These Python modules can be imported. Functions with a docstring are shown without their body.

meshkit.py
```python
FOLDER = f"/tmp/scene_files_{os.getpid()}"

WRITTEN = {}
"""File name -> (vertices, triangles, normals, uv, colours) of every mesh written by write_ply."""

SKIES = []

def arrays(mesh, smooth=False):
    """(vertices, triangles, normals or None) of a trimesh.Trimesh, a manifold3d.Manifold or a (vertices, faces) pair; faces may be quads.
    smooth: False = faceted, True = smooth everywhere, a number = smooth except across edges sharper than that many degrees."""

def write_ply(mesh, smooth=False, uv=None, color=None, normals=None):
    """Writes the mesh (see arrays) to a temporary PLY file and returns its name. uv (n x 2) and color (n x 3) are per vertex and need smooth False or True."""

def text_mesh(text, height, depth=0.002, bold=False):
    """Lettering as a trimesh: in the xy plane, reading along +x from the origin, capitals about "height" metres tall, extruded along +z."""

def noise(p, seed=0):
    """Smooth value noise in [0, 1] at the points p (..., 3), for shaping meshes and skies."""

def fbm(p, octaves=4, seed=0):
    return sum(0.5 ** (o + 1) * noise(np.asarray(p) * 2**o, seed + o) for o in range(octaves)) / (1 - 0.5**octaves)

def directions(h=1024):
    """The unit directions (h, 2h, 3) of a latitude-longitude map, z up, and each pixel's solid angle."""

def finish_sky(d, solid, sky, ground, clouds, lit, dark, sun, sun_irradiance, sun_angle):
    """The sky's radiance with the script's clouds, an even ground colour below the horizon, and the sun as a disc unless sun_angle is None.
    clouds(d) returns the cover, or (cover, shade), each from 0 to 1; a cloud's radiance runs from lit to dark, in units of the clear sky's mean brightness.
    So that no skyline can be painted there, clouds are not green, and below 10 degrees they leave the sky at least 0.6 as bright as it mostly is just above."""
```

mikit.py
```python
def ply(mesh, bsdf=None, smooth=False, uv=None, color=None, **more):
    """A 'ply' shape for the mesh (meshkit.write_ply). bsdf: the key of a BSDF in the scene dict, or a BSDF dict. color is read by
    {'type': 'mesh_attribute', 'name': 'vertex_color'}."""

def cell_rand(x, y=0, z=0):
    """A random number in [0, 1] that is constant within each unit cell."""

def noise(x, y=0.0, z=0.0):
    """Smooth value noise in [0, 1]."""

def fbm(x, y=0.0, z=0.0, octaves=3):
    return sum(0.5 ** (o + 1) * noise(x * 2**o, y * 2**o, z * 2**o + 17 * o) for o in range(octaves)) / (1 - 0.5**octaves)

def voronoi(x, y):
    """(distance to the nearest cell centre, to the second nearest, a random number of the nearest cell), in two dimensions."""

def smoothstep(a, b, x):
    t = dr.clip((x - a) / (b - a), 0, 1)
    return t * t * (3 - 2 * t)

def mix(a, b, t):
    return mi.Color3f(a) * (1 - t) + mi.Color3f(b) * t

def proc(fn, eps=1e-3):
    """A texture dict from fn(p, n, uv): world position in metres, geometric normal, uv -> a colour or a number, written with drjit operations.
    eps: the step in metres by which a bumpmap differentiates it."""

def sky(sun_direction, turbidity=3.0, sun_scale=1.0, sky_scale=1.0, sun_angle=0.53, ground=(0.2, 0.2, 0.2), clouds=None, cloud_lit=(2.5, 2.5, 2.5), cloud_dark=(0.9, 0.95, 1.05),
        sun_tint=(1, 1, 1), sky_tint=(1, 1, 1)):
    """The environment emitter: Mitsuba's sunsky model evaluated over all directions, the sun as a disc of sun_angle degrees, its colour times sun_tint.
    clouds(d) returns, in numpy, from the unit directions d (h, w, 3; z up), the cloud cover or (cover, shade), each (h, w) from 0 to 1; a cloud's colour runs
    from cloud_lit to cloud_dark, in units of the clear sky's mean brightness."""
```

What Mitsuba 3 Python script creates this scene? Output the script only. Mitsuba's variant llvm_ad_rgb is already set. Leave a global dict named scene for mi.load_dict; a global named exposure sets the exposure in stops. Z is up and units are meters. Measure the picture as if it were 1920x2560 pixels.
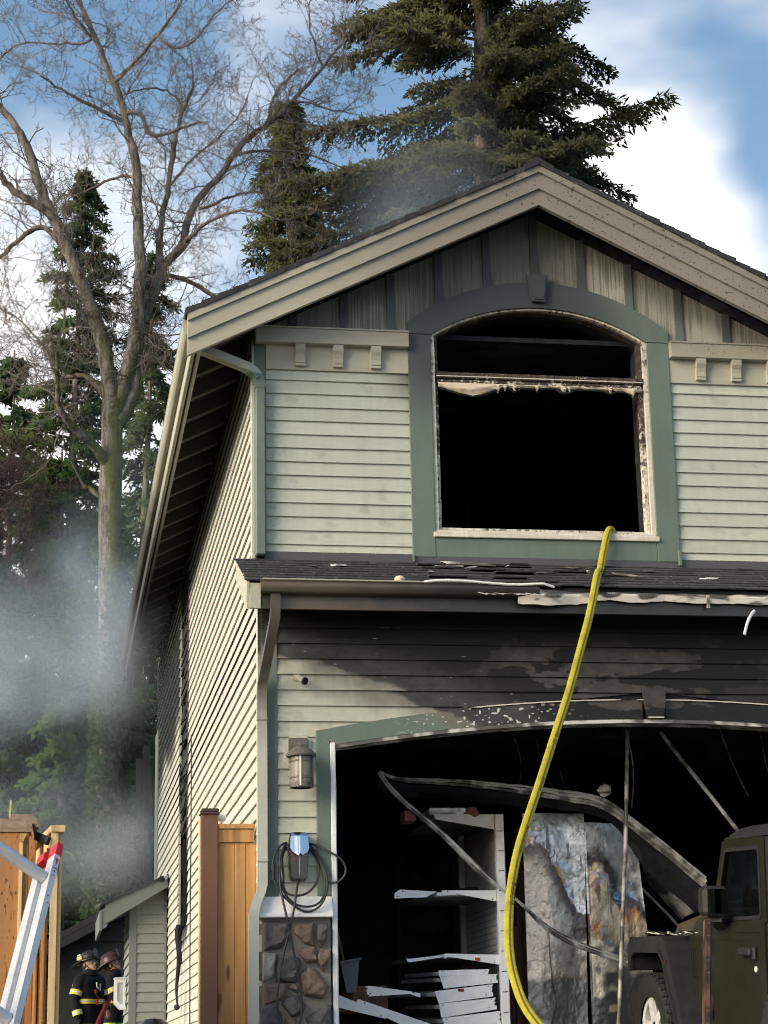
import math, random
import numpy as np, trimesh, drjit as dr, mitsuba as mi
import manifold3d as m3
from shapely.geometry import Polygon, Point, box as sbox
from shapely.ops import unary_union
import mikit, meshkit
from mikit import noise, fbm, voronoi, cell_rand, smoothstep, mix

T = mi.ScalarTransform4f
random.seed(11)
rng = np.random.default_rng(11)
scene, labels = {}, {}

# ------------------------------------------------------------------ camera, sky, exposure
EYE = np.array([-1.526, -15.3, -0.15])
FWD = np.array([0.15828, 0.95133, 0.26442])
UPV = np.array([-0.02383, -0.26403, 0.96422])
scene['camera'] = {'type': 'perspective', 'fov': 21.282, 'fov_axis': 'x', 'near_clip': 0.1, 'far_clip': 3000.0,
                   'to_world': T().look_at(origin=EYE.tolist(), target=(EYE + FWD).tolist(), up=UPV.tolist())}


def clouds(d):
    q = d * np.array([1.0, 1.0, 1.5])
    w = meshkit.fbm(q * 3.1 + 5, 3, 7) - 0.5
    n = meshkit.fbm(q * 4.6 + w[..., None] * 0.8 + np.array([2.3, 0.4, 1.7]), 6, 3)
    fine = meshkit.fbm(q * 17 + 3, 4, 5)

    def bank(c, s):
        c = np.array(c) / np.linalg.norm(c)
        return np.exp((d @ c - 1) / (s * s / 2))
    b = 0.40 * bank([-.07, .94, .29], .17) + 0.30 * bank([.262, .87, .39], .07) + 0.16 * bank([.29, .89, .35], .06) + 0.14 * bank([.085, .88, .480], .034) + 0.10 * bank([.32, .9, .30], .12) \
        - 0.20 * bank([.0, .865, .480], .075) - 0.10 * bank([.15, .87, .42], .06) - 0.16 * bank([.34, .85, .42], .035) + 0.16 * bank([-.8, .5, .35], .8) + .50 * bank([-.1, -.98, .08], .40)
    c = 0.55 * (n - 0.5) + b + 0.26 * (fine - 0.5)
    cover = np.clip((c - 0.05) / 0.30, 0, 1)
    cover = cover * cover * (3 - 2 * cover)
    shade = np.clip((meshkit.fbm(q * 6 + 9, 4, 9) - 0.52) * 2.2, 0, 0.6)
    return cover, shade


scene['sky'] = mikit.sky((-0.82, -0.45, 0.36), turbidity=3.0, sun_scale=0.60, sun_angle=36.0, sky_scale=1.0, clouds=clouds,
                         cloud_lit=(3.1, 3.02, 2.95), cloud_dark=(1.5, 1.52, 1.58), sun_tint=(0.86, 0.97, 1.20), sky_tint=(1.0, 1.0, 1.0), ground=(.13, .13, .12))
exposure = 2.8


# ------------------------------------------------------------------ materials
def principled(color, rough=0.6, metal=0.0, spec=0.4, bump=None, scale=0.0, **kw):
    if isinstance(color, (tuple, list)):
        color = {'type': 'rgb', 'value': list(map(float, color))}
    elif callable(color):
        color = mikit.proc(color)
    b = {'type': 'principled', 'base_color': color, 'roughness': rough, 'metallic': metal, 'specular': spec, **kw}
    if bump is not None:
        b = {'type': 'bumpmap', 'arbitrary': mikit.proc(bump, eps=2e-3), 'scale': scale, 'bsdf': b}
    return {'type': 'twosided', 'bsdf': b}


def rgb(*c):
    return mi.Color3f(*c)


CHAR = (0.016, 0.016, 0.019)


def soot_level(p):
    """soot over the garage arch, rising towards the eave and the middle of the door"""
    n = fbm(p.x * 1.9, p.z * 2.3, 3.1) - 0.5
    n2 = fbm(p.x * 7, p.z * 9, 1.7) - 0.5
    return (p.x - 0.15) * 0.66 + (p.z - 2.45) * 1.70 + n * 0.34 + n2 * 0.12


def front_soot_and_shade(p):
    """soot the fire left round the window arch and up in the gable, with overhang shade painted under the rake"""
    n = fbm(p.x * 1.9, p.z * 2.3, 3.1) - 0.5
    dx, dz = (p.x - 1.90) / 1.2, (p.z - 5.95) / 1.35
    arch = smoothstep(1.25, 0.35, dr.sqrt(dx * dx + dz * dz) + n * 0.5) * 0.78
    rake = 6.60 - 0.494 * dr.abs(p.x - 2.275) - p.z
    gable = smoothstep(0.42, 0.0, rake + n * 0.25) * 0.6 * smoothstep(5.2, 5.6, p.z)  # soot plus painted shade of the overhang, following the rake
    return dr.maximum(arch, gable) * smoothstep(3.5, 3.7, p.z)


def burn(c, p, tone):
    """lower face: tan scorch, then a ragged edge of char, then black"""
    t = soot_level(p)
    below = smoothstep(3.45, 3.4, p.z)
    f = fbm(p.x * 15, p.z * 22, 6.0)
    drip = fbm(p.x * 11, p.z * 1.3, 2.5) - .5
    c = mix(c, mi.Color3f(0.155, 0.14, 0.12) * (.8 + .4 * f), smoothstep(0.30, 0.78, t + drip * .35 + (tone - .5) * .25) * .85 * below)
    c = mix(c, mi.Color3f(0.042, 0.041, 0.044) * (.55 + .9 * f), smoothstep(0.74, 0.82, t + (tone - .5) * .16 + (f - .5) * .10) * below)
    c = mix(c, (0.010, 0.010, 0.012), smoothstep(1.05, 1.5, t + (f - .5) * .3 + .25 * smoothstep(2.9, 3.1, p.z)) * below)
    w = washed(p) * smoothstep(0.9, 1.0, t) * smoothstep(3.1, 2.95, p.z) * below
    c = mix(c, mi.Color3f(0.080, 0.072, 0.070) * (.6 + .8 * f), w * .8)
    fl = smoothstep(.84, .90, noise(p.x * 9, p.z * 75, 3) * .6 + f * .45) * smoothstep(.80, .9, t) * smoothstep(2.0, 1.2, t) * below
    return mix(c, (0.34, 0.31, 0.29), fl * .8)


def washed(p):
    """patches where hose water took the char off the boards over the door"""
    c = fbm(p.x * 2.6 + 4, p.z * 7.0, 2.0)
    f = fbm(p.x * 16, p.z * 28, 4.0)
    band = smoothstep(1.6, 2.0, p.x) * smoothstep(3.6, 3.2, p.x) * smoothstep(2.98, 2.88, p.z) * smoothstep(2.4, 2.5, p.z)
    return smoothstep(0.49, 0.54, c + 0.30 * (f - 0.5) + 0.12 * band - 0.06) * (0.3 + 0.7 * band) * (.6 + .4 * f)


def side_soot_and_shade(p):
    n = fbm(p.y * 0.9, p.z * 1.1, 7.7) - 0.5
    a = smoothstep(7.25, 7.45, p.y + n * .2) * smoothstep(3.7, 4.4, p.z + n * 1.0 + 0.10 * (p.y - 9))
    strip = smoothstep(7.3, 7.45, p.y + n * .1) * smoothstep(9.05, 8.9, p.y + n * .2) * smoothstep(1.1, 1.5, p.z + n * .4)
    eave = smoothstep(5.02, 5.34, p.z + n * .2 + 0.012 * p.y)  # soot and the shade below the eave, both put into the colour
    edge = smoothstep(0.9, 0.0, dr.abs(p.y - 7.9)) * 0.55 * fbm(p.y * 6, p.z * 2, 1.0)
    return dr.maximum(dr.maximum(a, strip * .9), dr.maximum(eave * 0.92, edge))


def siding_c(p, n, uv):
    side = dr.select(dr.abs(n.x) > 0.6, mi.Float(1), mi.Float(0))
    knots = smoothstep(0.66, 0.78, fbm(p.x * 7 + p.y * 7, p.z * 9, 2.2)) * 0.16
    grain = (noise(p.x * 6 + p.y * 3, p.z * 90, 0) - 0.5) * 0.05
    streak = (fbm(p.y * 22, p.z * 2.2, p.x * 22) - 0.5) * 0.16
    base = mix(mix((0.43, 0.435, 0.375), (0.41, 0.435, 0.385), smoothstep(3.2, 4.6, p.z)), (0.425, 0.42, 0.385), side) * (1 + (uv.x - 0.5) * 0.10 + grain + streak - knots)
    s = dr.select(side > .5, side_soot_and_shade(p), front_soot_and_shade(p))
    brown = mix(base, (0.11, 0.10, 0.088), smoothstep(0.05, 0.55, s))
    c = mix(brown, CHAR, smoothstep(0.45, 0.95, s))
    return dr.select(side > .5, c, burn(c, p, uv.x))


def trim_c(p, n, uv):
    g = (fbm(p.x * 30, p.z * 5, p.y * 30) - 0.5) * 0.14 + (fbm(p.x * 3, p.z * 3, p.y * 3) - .5) * .25
    base = mix((0.118, 0.160, 0.137), (0.105, 0.128, 0.120), uv.x) * (1 + g)
    s = front_soot_and_shade(p)
    c = mix(base, (0.050, 0.054, 0.062), smoothstep(0.05, 0.7, s))
    c = mix(c, CHAR, smoothstep(0.7, 1.0, s))
    c = burn(c, p, uv.x)
    spots = smoothstep(0.80, 0.84, noise(p.x * 42, p.z * 60, 1.0)) * smoothstep(0.9, 1.4, p.x) * smoothstep(2.6, 1.8, p.x) * smoothstep(3, 2.9, p.z)
    return mix(c, (0.6, 0.58, 0.56), spots * 0.9)


def cream_c(p, n, uv):
    """barge boards, frieze, corbels, fascia: beige, browner with smoke towards the ridge"""
    g = (fbm(p.x * 9, p.z * 40, p.y * 9) - 0.5) * 0.12 + (fbm(p.x * 2.2, p.z * 2.2, p.y * 2.2) - 0.5) * 0.22
    base = mi.Color3f(0.37, 0.355, 0.295) * (1 + g + (uv.x - .5) * .1)
    sm = smoothstep(0.1, 1.8, p.x + (fbm(p.x * 2, p.z * 2, 5) - .5)) * smoothstep(5.3, 5.7, p.z)
    c = mix(base, mi.Color3f(0.20, 0.178, 0.16) * (1 + g), sm * 0.9)
    pits = smoothstep(0.84, 0.90, noise(p.x * 60, p.z * 60, 3)) * sm * smoothstep(2.0, 2.3, p.x + 0.6 * fbm(p.x * 1.3, p.z, 8))
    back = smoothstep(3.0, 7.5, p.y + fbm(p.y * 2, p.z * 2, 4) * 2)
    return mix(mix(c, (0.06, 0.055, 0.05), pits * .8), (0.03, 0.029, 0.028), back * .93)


def gable_c(p, n, uv):
    s = front_soot_and_shade(p)
    st = fbm(p.x * 105, p.z * 2.6, 2.0)
    base = mi.Color3f(0.34, 0.335, 0.295) * (0.9 + 0.2 * (uv.x - .5))
    c = mix(base, (0.115, 0.118, 0.108), smoothstep(0.46, 0.70, st + (fbm(p.x * 4, p.z * 3, 6) - .5) * .6) * 0.7)
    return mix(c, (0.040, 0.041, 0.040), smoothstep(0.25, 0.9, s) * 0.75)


def shingle_c(p, n, uv):
    g = noise(p.x * 160, p.y * 160, p.z * 160)
    ash = smoothstep(0.80, 0.84, noise(p.x * 37, p.y * 37, p.z * 37 + 4)) * 0.06
    return mi.Color3f(0.036, 0.036, 0.040) * (0.5 + 0.6 * g + 0.5 * uv.x) + ash


def char_c(p, n, uv):
    g = fbm(p.x * 3, p.z * 3, p.y * 3)
    f = fbm(p.x * 18, p.z * 18, p.y * 18)
    pale = smoothstep(0.62, 0.72, g + .1 * (f - .5)) * 0.022
    return mi.Color3f(0.017, 0.018, 0.023) * (0.4 + 1.2 * f) + mi.Color3f(1, .95, .92) * pale


def burntwood_c(p, n, uv):
    """bare window frame: scorched timber, white paint left on the front edges"""
    f = fbm(p.x * 14, p.z * 14, p.y * 8)
    g = noise(p.x * 70, p.z * 8, 1) * smoothstep(.2, .8, noise(p.x * 8, p.z * 70, 2))
    f2 = fbm(p.x * 60, p.z * 60, p.y * 20)
    white = smoothstep(0.36, 0.60, .5 + .35 * (f - .5) + .6 * (f2 - .5) + 0.30 * smoothstep(5.5, 4.3, p.z) + (uv.x - .5) * 0.5)
    return mix(mi.Color3f(0.06, 0.046, 0.04) * (.6 + g), mi.Color3f(0.62, 0.57, 0.51) * (.85 + .3 * g), white)


def gutter_c(p, n, uv):
    f = fbm(p.x * 6, p.z * 12, p.y * 6)
    hot = smoothstep(0.3, 1.5, p.x + (f - .5) * 1.2)
    c = mix(mi.Color3f(0.10, 0.074, 0.056) * (.6 + .8 * f), (0.024, 0.022, 0.022), hot)
    return c


def spout_c(p, n, uv):
    f = (fbm(p.x * 12, p.z * 5, p.y * 12) - .5)
    c = mi.Color3f(0.40, 0.415, 0.375) * (1 + f * .15)
    c = mix(c, mi.Color3f(0.085, 0.07, 0.058) * (1 + f), smoothstep(2.15, 2.75, p.z + f * .5) * smoothstep(3.6, 3.5, p.z))
    return mix(c, mi.Color3f(0.12, 0.16, 0.145) * (1 + f * .3), smoothstep(3.6, 3.65, p.z) * smoothstep(5.20, 5.17, p.z))


def rust_white_c(p, n, uv):
    """the torn pale strip where the gutter burnt off"""
    f = fbm(p.x * 7, p.z * 24, 1)
    return mix((0.60, 0.56, 0.51), (0.09, 0.08, 0.075), smoothstep(0.45, 0.68, f + smoothstep(3.22, 3.30, p.z) * .35 - .08))


def stone_c(p, n, uv):
    f = fbm(p.x * 16, p.z * 16, p.y * 16)
    v = fbm(p.x * 50, p.z * 50, p.y * 50)
    brown, grey, pale = mi.Color3f(0.165, 0.120, 0.098), mi.Color3f(0.095, 0.092, 0.098), mi.Color3f(0.32, 0.305, 0.285)
    c = mix(mix(brown, grey, smoothstep(0.2, 0.5, uv.x + (f - .5) * .35)), pale, smoothstep(0.7, 0.9, uv.x))
    return c * (0.30 + 0.9 * f + 0.55 * v)


def wood_c(p, n, uv):
    """new cedar: uv.x moves between amber boards and the pale framing lumber"""
    k = p.x * 34 + p.y * 34
    ring = fbm(k + 1.6 * noise(p.x * 5, p.z * 1.1, 3 + uv.y * 9), p.z * 1.3, uv.y * 13)
    fine = noise(p.x * 190 + p.y * 190, p.z * 5, uv.y * 5)
    knot = smoothstep(0.87, 0.93, noise(p.x * 13 + uv.y * 30, p.z * 5.2, uv.y * 17))
    c = mix((0.43, 0.235, 0.095), (0.60, 0.43, 0.23), smoothstep(.3, .9, uv.x)) * (0.42 + 0.98 * ring + 0.16 * fine)
    return mix(c, (0.07, 0.035, 0.018), knot * .8)


def treated_c(p, n, uv):
    """incised orange-brown post"""
    cut = smoothstep(0.80, 0.90, noise(p.x * 120 + p.y * 120, p.z * 26, 2))
    f = fbm(p.x * 20 + p.y * 20, p.z * 2, 1)
    return mi.Color3f(0.34, 0.16, 0.062) * (.75 + .5 * f) * (1 - cut * .6)


def capwood_c(p, n, uv):
    f = fbm(p.x * 40, p.z * 60, p.y * 40)
    return mi.Color3f(0.24, 0.17, 0.125) * (.5 + f)


def steel_c(p, n, uv):
    """two heat-stained sheets: bare, smoked and tempered zones"""
    x, z = (p.x + 1.526) / .951 - 1.526, (p.z + .15) / .951 - .15
    f = fbm(x * 5, z * 4, 1.0)
    g = fbm(x * 14, z * 10, 5.0)
    h = fbm(x * 30, z * 30, 9.0)
    beige = mi.Color3f(0.74, 0.64, 0.54) * (.8 + .45 * (f - .2))
    grey = mi.Color3f(0.30, 0.30, 0.29) * (.45 + 1.1 * g)
    smoke = mi.Color3f(0.085, 0.066, 0.06) * (.7 + .7 * g)
    line = z - (1.72 - 0.62 * smoothstep(2.60, 3.05, x)) + (g - .5) * .22
    left = mix(beige, smoke, smoothstep(-0.30, -0.02, line + (f - .5) * .25) * .95)
    left = mix(left, smoke, smoothstep(2.80, 3.02, x + (g - .5) * .25) * smoothstep(.4, .6, f + .1) * .9)
    warp = fbm(x * 7, z * 7, 33) - .5
    och = smoothstep(.16, .02, line + (g - .5) * .16) * smoothstep(.35, .6, fbm(x * 10 + warp, z * 6, 8))
    bare = mix(mi.Color3f(0.86, 0.85, 0.83) * (.55 + .7 * g), (0.46, 0.26, 0.085), och)
    bare = mix(bare, (0.42, 0.52, 0.72), smoothstep(0.60, 0.74, fbm(x * 12 + 3 * warp, z * 9, 5)) * .65)
    bare = mix(bare, (0.09, 0.085, 0.08), smoothstep(.62, .70, fbm(x * 26 + 4 * warp, z * 7, 15)) * .75)
    left = mix(left, bare * (.65 + .6 * h), smoothstep(0.0, 0.03, line))
    left = mix(left, grey, smoothstep(1.83, 1.92, z + (g - .5) * .12))
    left = mix(left, grey * .7, smoothstep(0.62, 0.55, z + (f - .5) * .08))
    a = z - 1.30 + (f - .5) * .7 + (x - 3.3) * .75 + warp * .35
    streak = fbm(x * 34, z * 3.0, 3)
    orange = mix(mi.Color3f(0.66, 0.52, 0.36), (0.60, 0.25, 0.06), smoothstep(.45, .70, fbm(x * 8, z * 4, 41) + .55 * (x - 3.33)))
    orange = mix(orange, (0.40, 0.17, 0.24), smoothstep(.60, .76, fbm(x * 15 + 3 * warp, z * 8, 3)) * .55)
    orange = mix(orange, (0.10, 0.07, 0.05), smoothstep(.58, .70, streak) * .7)
    right = mix(orange * (.6 + .7 * g), mi.Color3f(0.045, 0.036, 0.04), smoothstep(-.02, .12, a))
    right = mix(right, (0.20, 0.30, 0.56), smoothstep(.60, .74, fbm(x * 14 + 4 * warp, z * 7, 12) + .30 * (x - 3.42)) * smoothstep(-.4, .0, a) * .8)
    right = mix(right, grey * 1.25, smoothstep(.24, .46, a))
    right = mix(right, (0.75, 0.74, 0.72), smoothstep(.05, .0, dr.abs(x - 3.53 - .04 * z)) * smoothstep(.45, .6, g) * .7)
    low = smoothstep(0.98, 0.86, z + (f - .5) * .22)
    right = mix(right, mix((0.13, 0.14, 0.15), (0.78, 0.70, 0.56), smoothstep(.48, .62, fbm(x * 4, z * 6, 21))), low)
    c = dr.select(x < 3.083, left, right)
    crack = smoothstep(0.012, 0.0, dr.abs(x - 2.72 - 0.05 * (noise(z * 5, 1, 1) - .5))) * smoothstep(1.05, .9, z) * .8
    return mix(c, (0.02, 0.02, 0.02), crack) * (.85 + .3 * h)


def greymetal_c(p, n, uv):
    f = fbm(p.x * 9, p.z * 9, p.y * 9)
    return mix((0.10, 0.095, 0.09), (0.56, 0.54, 0.50), smoothstep(.36, .66, f + uv.x * .25 - .08))


def shelfwhite_c(p, n, uv):
    f = fbm(p.x * 8, p.z * 8, p.y * 5)
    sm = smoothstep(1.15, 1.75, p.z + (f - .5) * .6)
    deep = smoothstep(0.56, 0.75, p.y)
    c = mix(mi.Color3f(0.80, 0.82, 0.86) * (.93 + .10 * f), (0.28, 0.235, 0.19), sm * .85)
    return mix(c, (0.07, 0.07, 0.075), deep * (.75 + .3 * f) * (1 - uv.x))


def bark_c(p, n, uv):
    f = fbm(p.x * 14, p.z * 3.2, p.y * 14)
    g = fbm(p.x * 50, p.z * 22, p.y * 50)
    c = mix((0.06, 0.05, 0.043), (0.235, 0.21, 0.19), smoothstep(.3, .7, f * .6 + g * .4))
    moss = smoothstep(.40, .58, fbm(p.x * 3 + 2, p.z * 1.6, p.y * 3) + .30 * n.x + .02) * smoothstep(16.5, 12, p.z) * smoothstep(6.5, 9, p.z)
    return mix(c, mi.Color3f(0.075, 0.085, 0.012) * (.5 + g), moss * .9)


def hose_c(p, n, uv):
    f = fbm(p.x * 13, p.z * 9, p.y * 13)
    g = fbm(p.x * 60, p.z * 60, p.y * 60)
    return mix(mi.Color3f(0.42, 0.37, 0.045) * (.75 + .5 * g), (0.27, 0.215, 0.04), smoothstep(.48, .85, f + .2 * (g - .5)) * .8)


def paint_c(p, n, uv):
    f = fbm(p.x * 7, p.z * 7, p.y * 7)
    return mi.Color3f(0.019, 0.0205, 0.0125) * (.8 + .4 * f)


def plastic_c(p, n, uv):
    f = fbm(p.x * 18, p.z * 18, p.y * 18)
    return mi.Color3f(0.024, 0.025, 0.028) * (.7 + .6 * f)


def rustpost_c(p, n, uv):
    f = fbm(p.x * 25, p.z * 9, p.y * 25)
    return mix((0.03, 0.018, 0.014), (0.13, 0.06, 0.042), smoothstep(.35, .7, f))


def brownboard_c(p, n, uv):
    f = fbm(p.x * 60, p.z * 2.2, 1)
    return mi.Color3f(0.155, 0.082, 0.05) * (.35 + 1.1 * f + .3 * uv.x)


def cloth_c(p, n, uv):
    f = fbm(p.x * 16, p.z * 16, p.y * 16)
    return mi.Color3f(0.014, 0.0145, 0.018) * (.6 + .8 * f)


def lantern_c(p, n, uv):
    f = fbm(p.x * 40, p.z * 26, p.y * 40)
    return mi.Color3f(0.13, 0.115, 0.105) * (.55 + .9 * f)


def frost_c(p, n, uv):
    f = fbm(p.x * 22, p.z * 14, p.y * 22)
    return mix((0.13, 0.112, 0.098), (0.27, 0.245, 0.215), f)


def alu_c(p, n, uv):
    f = fbm(p.x * 26, p.z * 18, p.y * 26)
    return mi.Color3f(0.58, 0.59, 0.63) * (.75 + .4 * f)


def ground_c(p, n, uv):
    f = fbm(p.x * 2, p.y * 2, 0)
    return mix((0.05, 0.06, 0.028), (0.10, 0.085, 0.055), f)


def concrete_c(p, n, uv):
    return mi.Color3f(0.24, 0.235, 0.225) * (.8 + .4 * fbm(p.x * 5, p.y * 5, 0))


def shed_c(p, n, uv):
    f = fbm(p.x * 3, p.z * 3, p.y * 3)
    return mi.Color3f(0.017, 0.019, 0.022) * (.7 + .7 * f)


def white_c(p, n, uv):
    f = fbm(p.x * 11, p.z * 7, p.y * 11)
    return mi.Color3f(0.74, 0.75, 0.77) * (.88 + .16 * f)


M = dict(
    siding=principled(siding_c, .72, bump=lambda p, n, uv: noise(p.x * 9 + p.y * 9, p.z * 160, 1) * .6 + fbm(p.x * 40, p.z * 60, p.y * 40) * .4, scale=0.0012),
    trim=principled(trim_c, .6), cream=principled(cream_c, .7), gable=principled(gable_c, .75), shingle=principled(shingle_c, .9, spec=.25),
    char=principled(char_c, .85, spec=.25), burntwood=principled(burntwood_c, .75), gutter=principled(gutter_c, .4, spec=.6), spout=principled(spout_c, .45),
    rustwhite=principled(rust_white_c, .8), stone=principled(stone_c, .8, bump=lambda p, n, uv: fbm(p.x * 45, p.z * 45, p.y * 45), scale=.012),
    wood=principled(wood_c, .7, spec=.3), treated=principled(treated_c, .75), capwood=principled(capwood_c, .8),
    steel=principled(steel_c, .34, metal=.55, spec=.8, bump=lambda p, n, uv: fbm(p.x * 5, p.z * 3, 1) + .25 * fbm(p.x * 26, p.z * 22, 2), scale=.03),
    greymetal=principled(greymetal_c, .45, metal=.1), shelfwhite=principled(shelfwhite_c, .45), bark=principled(bark_c, .9, spec=.2),
    hose=principled(hose_c, .9, spec=.15), paint={'type': 'twosided', 'bsdf': {'type': 'roughplastic', 'distribution': 'ggx', 'alpha': .035, 'int_ior': 1.5, 'diffuse_reflectance': mikit.proc(paint_c)}}, plastic=principled(plastic_c, .5, spec=.25),
    rustpost=principled(rustpost_c, .6), brownboard=principled(brownboard_c, .8), cloth=principled(cloth_c, .9, spec=.2), lantern=principled(lantern_c, .55, metal=.2),
    frost=principled(frost_c, .3), alu=principled(alu_c, .45, metal=.2), ground=principled(ground_c, .95, spec=.1), concrete=principled(concrete_c, .9), shed=principled(shed_c, .85),
    white=principled(white_c, .55),
    charboard=principled((0.030, 0.030, 0.034), .8, spec=.25), rafter=principled((0.085, 0.080, 0.070), .85, spec=.2), bumpboard=principled((0.215, 0.235, 0.225), .7),
    mortar=principled((0.20, 0.19, 0.175), .9), flashing=principled((0.075, 0.073, 0.085), .5), black=principled((0.012, 0.012, 0.013), .55), gloss_black=principled((0.008, 0.008, 0.009), .06, clearcoat=1.0),
    chrome=principled((0.90, 0.90, 0.92), .03, metal=1.0), cable=principled((0.026, 0.027, 0.03), .5), composite=principled((0.135, 0.068, 0.05), .7), capdark=principled((0.058, 0.036, 0.033), .6),
    rubber=principled((0.02, 0.02, 0.021), .8), rim=principled((0.66, 0.66, 0.68), .3), red=principled((0.50, 0.025, 0.035), .45), darkred=principled((0.15, 0.012, 0.016), .7),
    yellow=principled((0.72, 0.62, 0.07), .6), lime=principled((0.50, 0.68, 0.10), .6), silver=principled((0.62, 0.63, 0.58), .4), skin=principled((0.50, 0.30, 0.235), .55), hair=principled((0.03, 0.022, 0.018), .8),
    helmet_black=principled((0.02, 0.02, 0.022), .2, clearcoat=.8), helmet_red=principled((0.055, 0.024, 0.024), .35), gold=principled((0.60, 0.50, 0.22), .35),
    redled=principled((0.5, 0.02, 0.03), .4), fabricburnt=principled((0.58, 0.49, 0.38), .9), ink=principled((0.03, 0.025, 0.01), .8), groove=principled((0.115, 0.09, 0.02), .8),
    bluebin=principled((0.07, 0.085, 0.115), .5), cardred=principled((0.17, 0.06, 0.055), .8), paper=principled((0.22, 0.20, 0.19), .8), mirror=principled((0.10, 0.115, 0.12), .03, metal=1.0),
    headliner=principled((0.07, 0.07, 0.075), .7), grey_poly=principled((0.55, 0.57, 0.60), .3), flag=principled((0.55, 0.42, 0.42), .8), twig=principled((0.15, 0.125, 0.115), .85),
    redtwig=principled((0.085, 0.052, 0.05), .85), graygreen=principled((0.145, 0.165, 0.165), .7),
    needle={'type': 'principledthin', 'base_color': {'type': 'mesh_attribute', 'name': 'vertex_color'}, 'roughness': .6, 'diff_trans': .7, 'spec_trans': 0.0},
    windowglass={'type': 'thindielectric', 'int_ior': 1.5},
    metercase={'type': 'thindielectric', 'int_ior': 1.45},
)
for k, v in M.items():
    scene['mat_' + k] = v


# ------------------------------------------------------------------ helpers
_count = {}


def numbered(key):
    n = _count.get(key, -1) + 1
    _count[key] = n
    return key if n == 0 else f'{key}_{n:03d}'


def obj(name, mesh, m, parent=None, smooth=False, uv=None, color=None, label=None, cat=None, group=None, kind=None):
    key = numbered(f'{parent}__{name}' if parent else name)
    if uv is not None and not isinstance(uv, np.ndarray):
        if smooth and smooth is not True:
            mesh, smooth = meshkit.arrays(mesh, smooth)[:2], True
        v = meshkit.arrays(mesh)[0]
        uv = np.tile(np.array(uv, float), (len(v), 1))
    scene[key] = mikit.ply(mesh, 'mat_' + m, smooth=smooth, uv=uv, color=color)
    d = {}
    if label: d['label'] = label
    if cat: d['category'] = cat
    if group: d['group'] = group
    if kind: d['kind'] = kind
    if d: labels[key] = d
    return key


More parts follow.
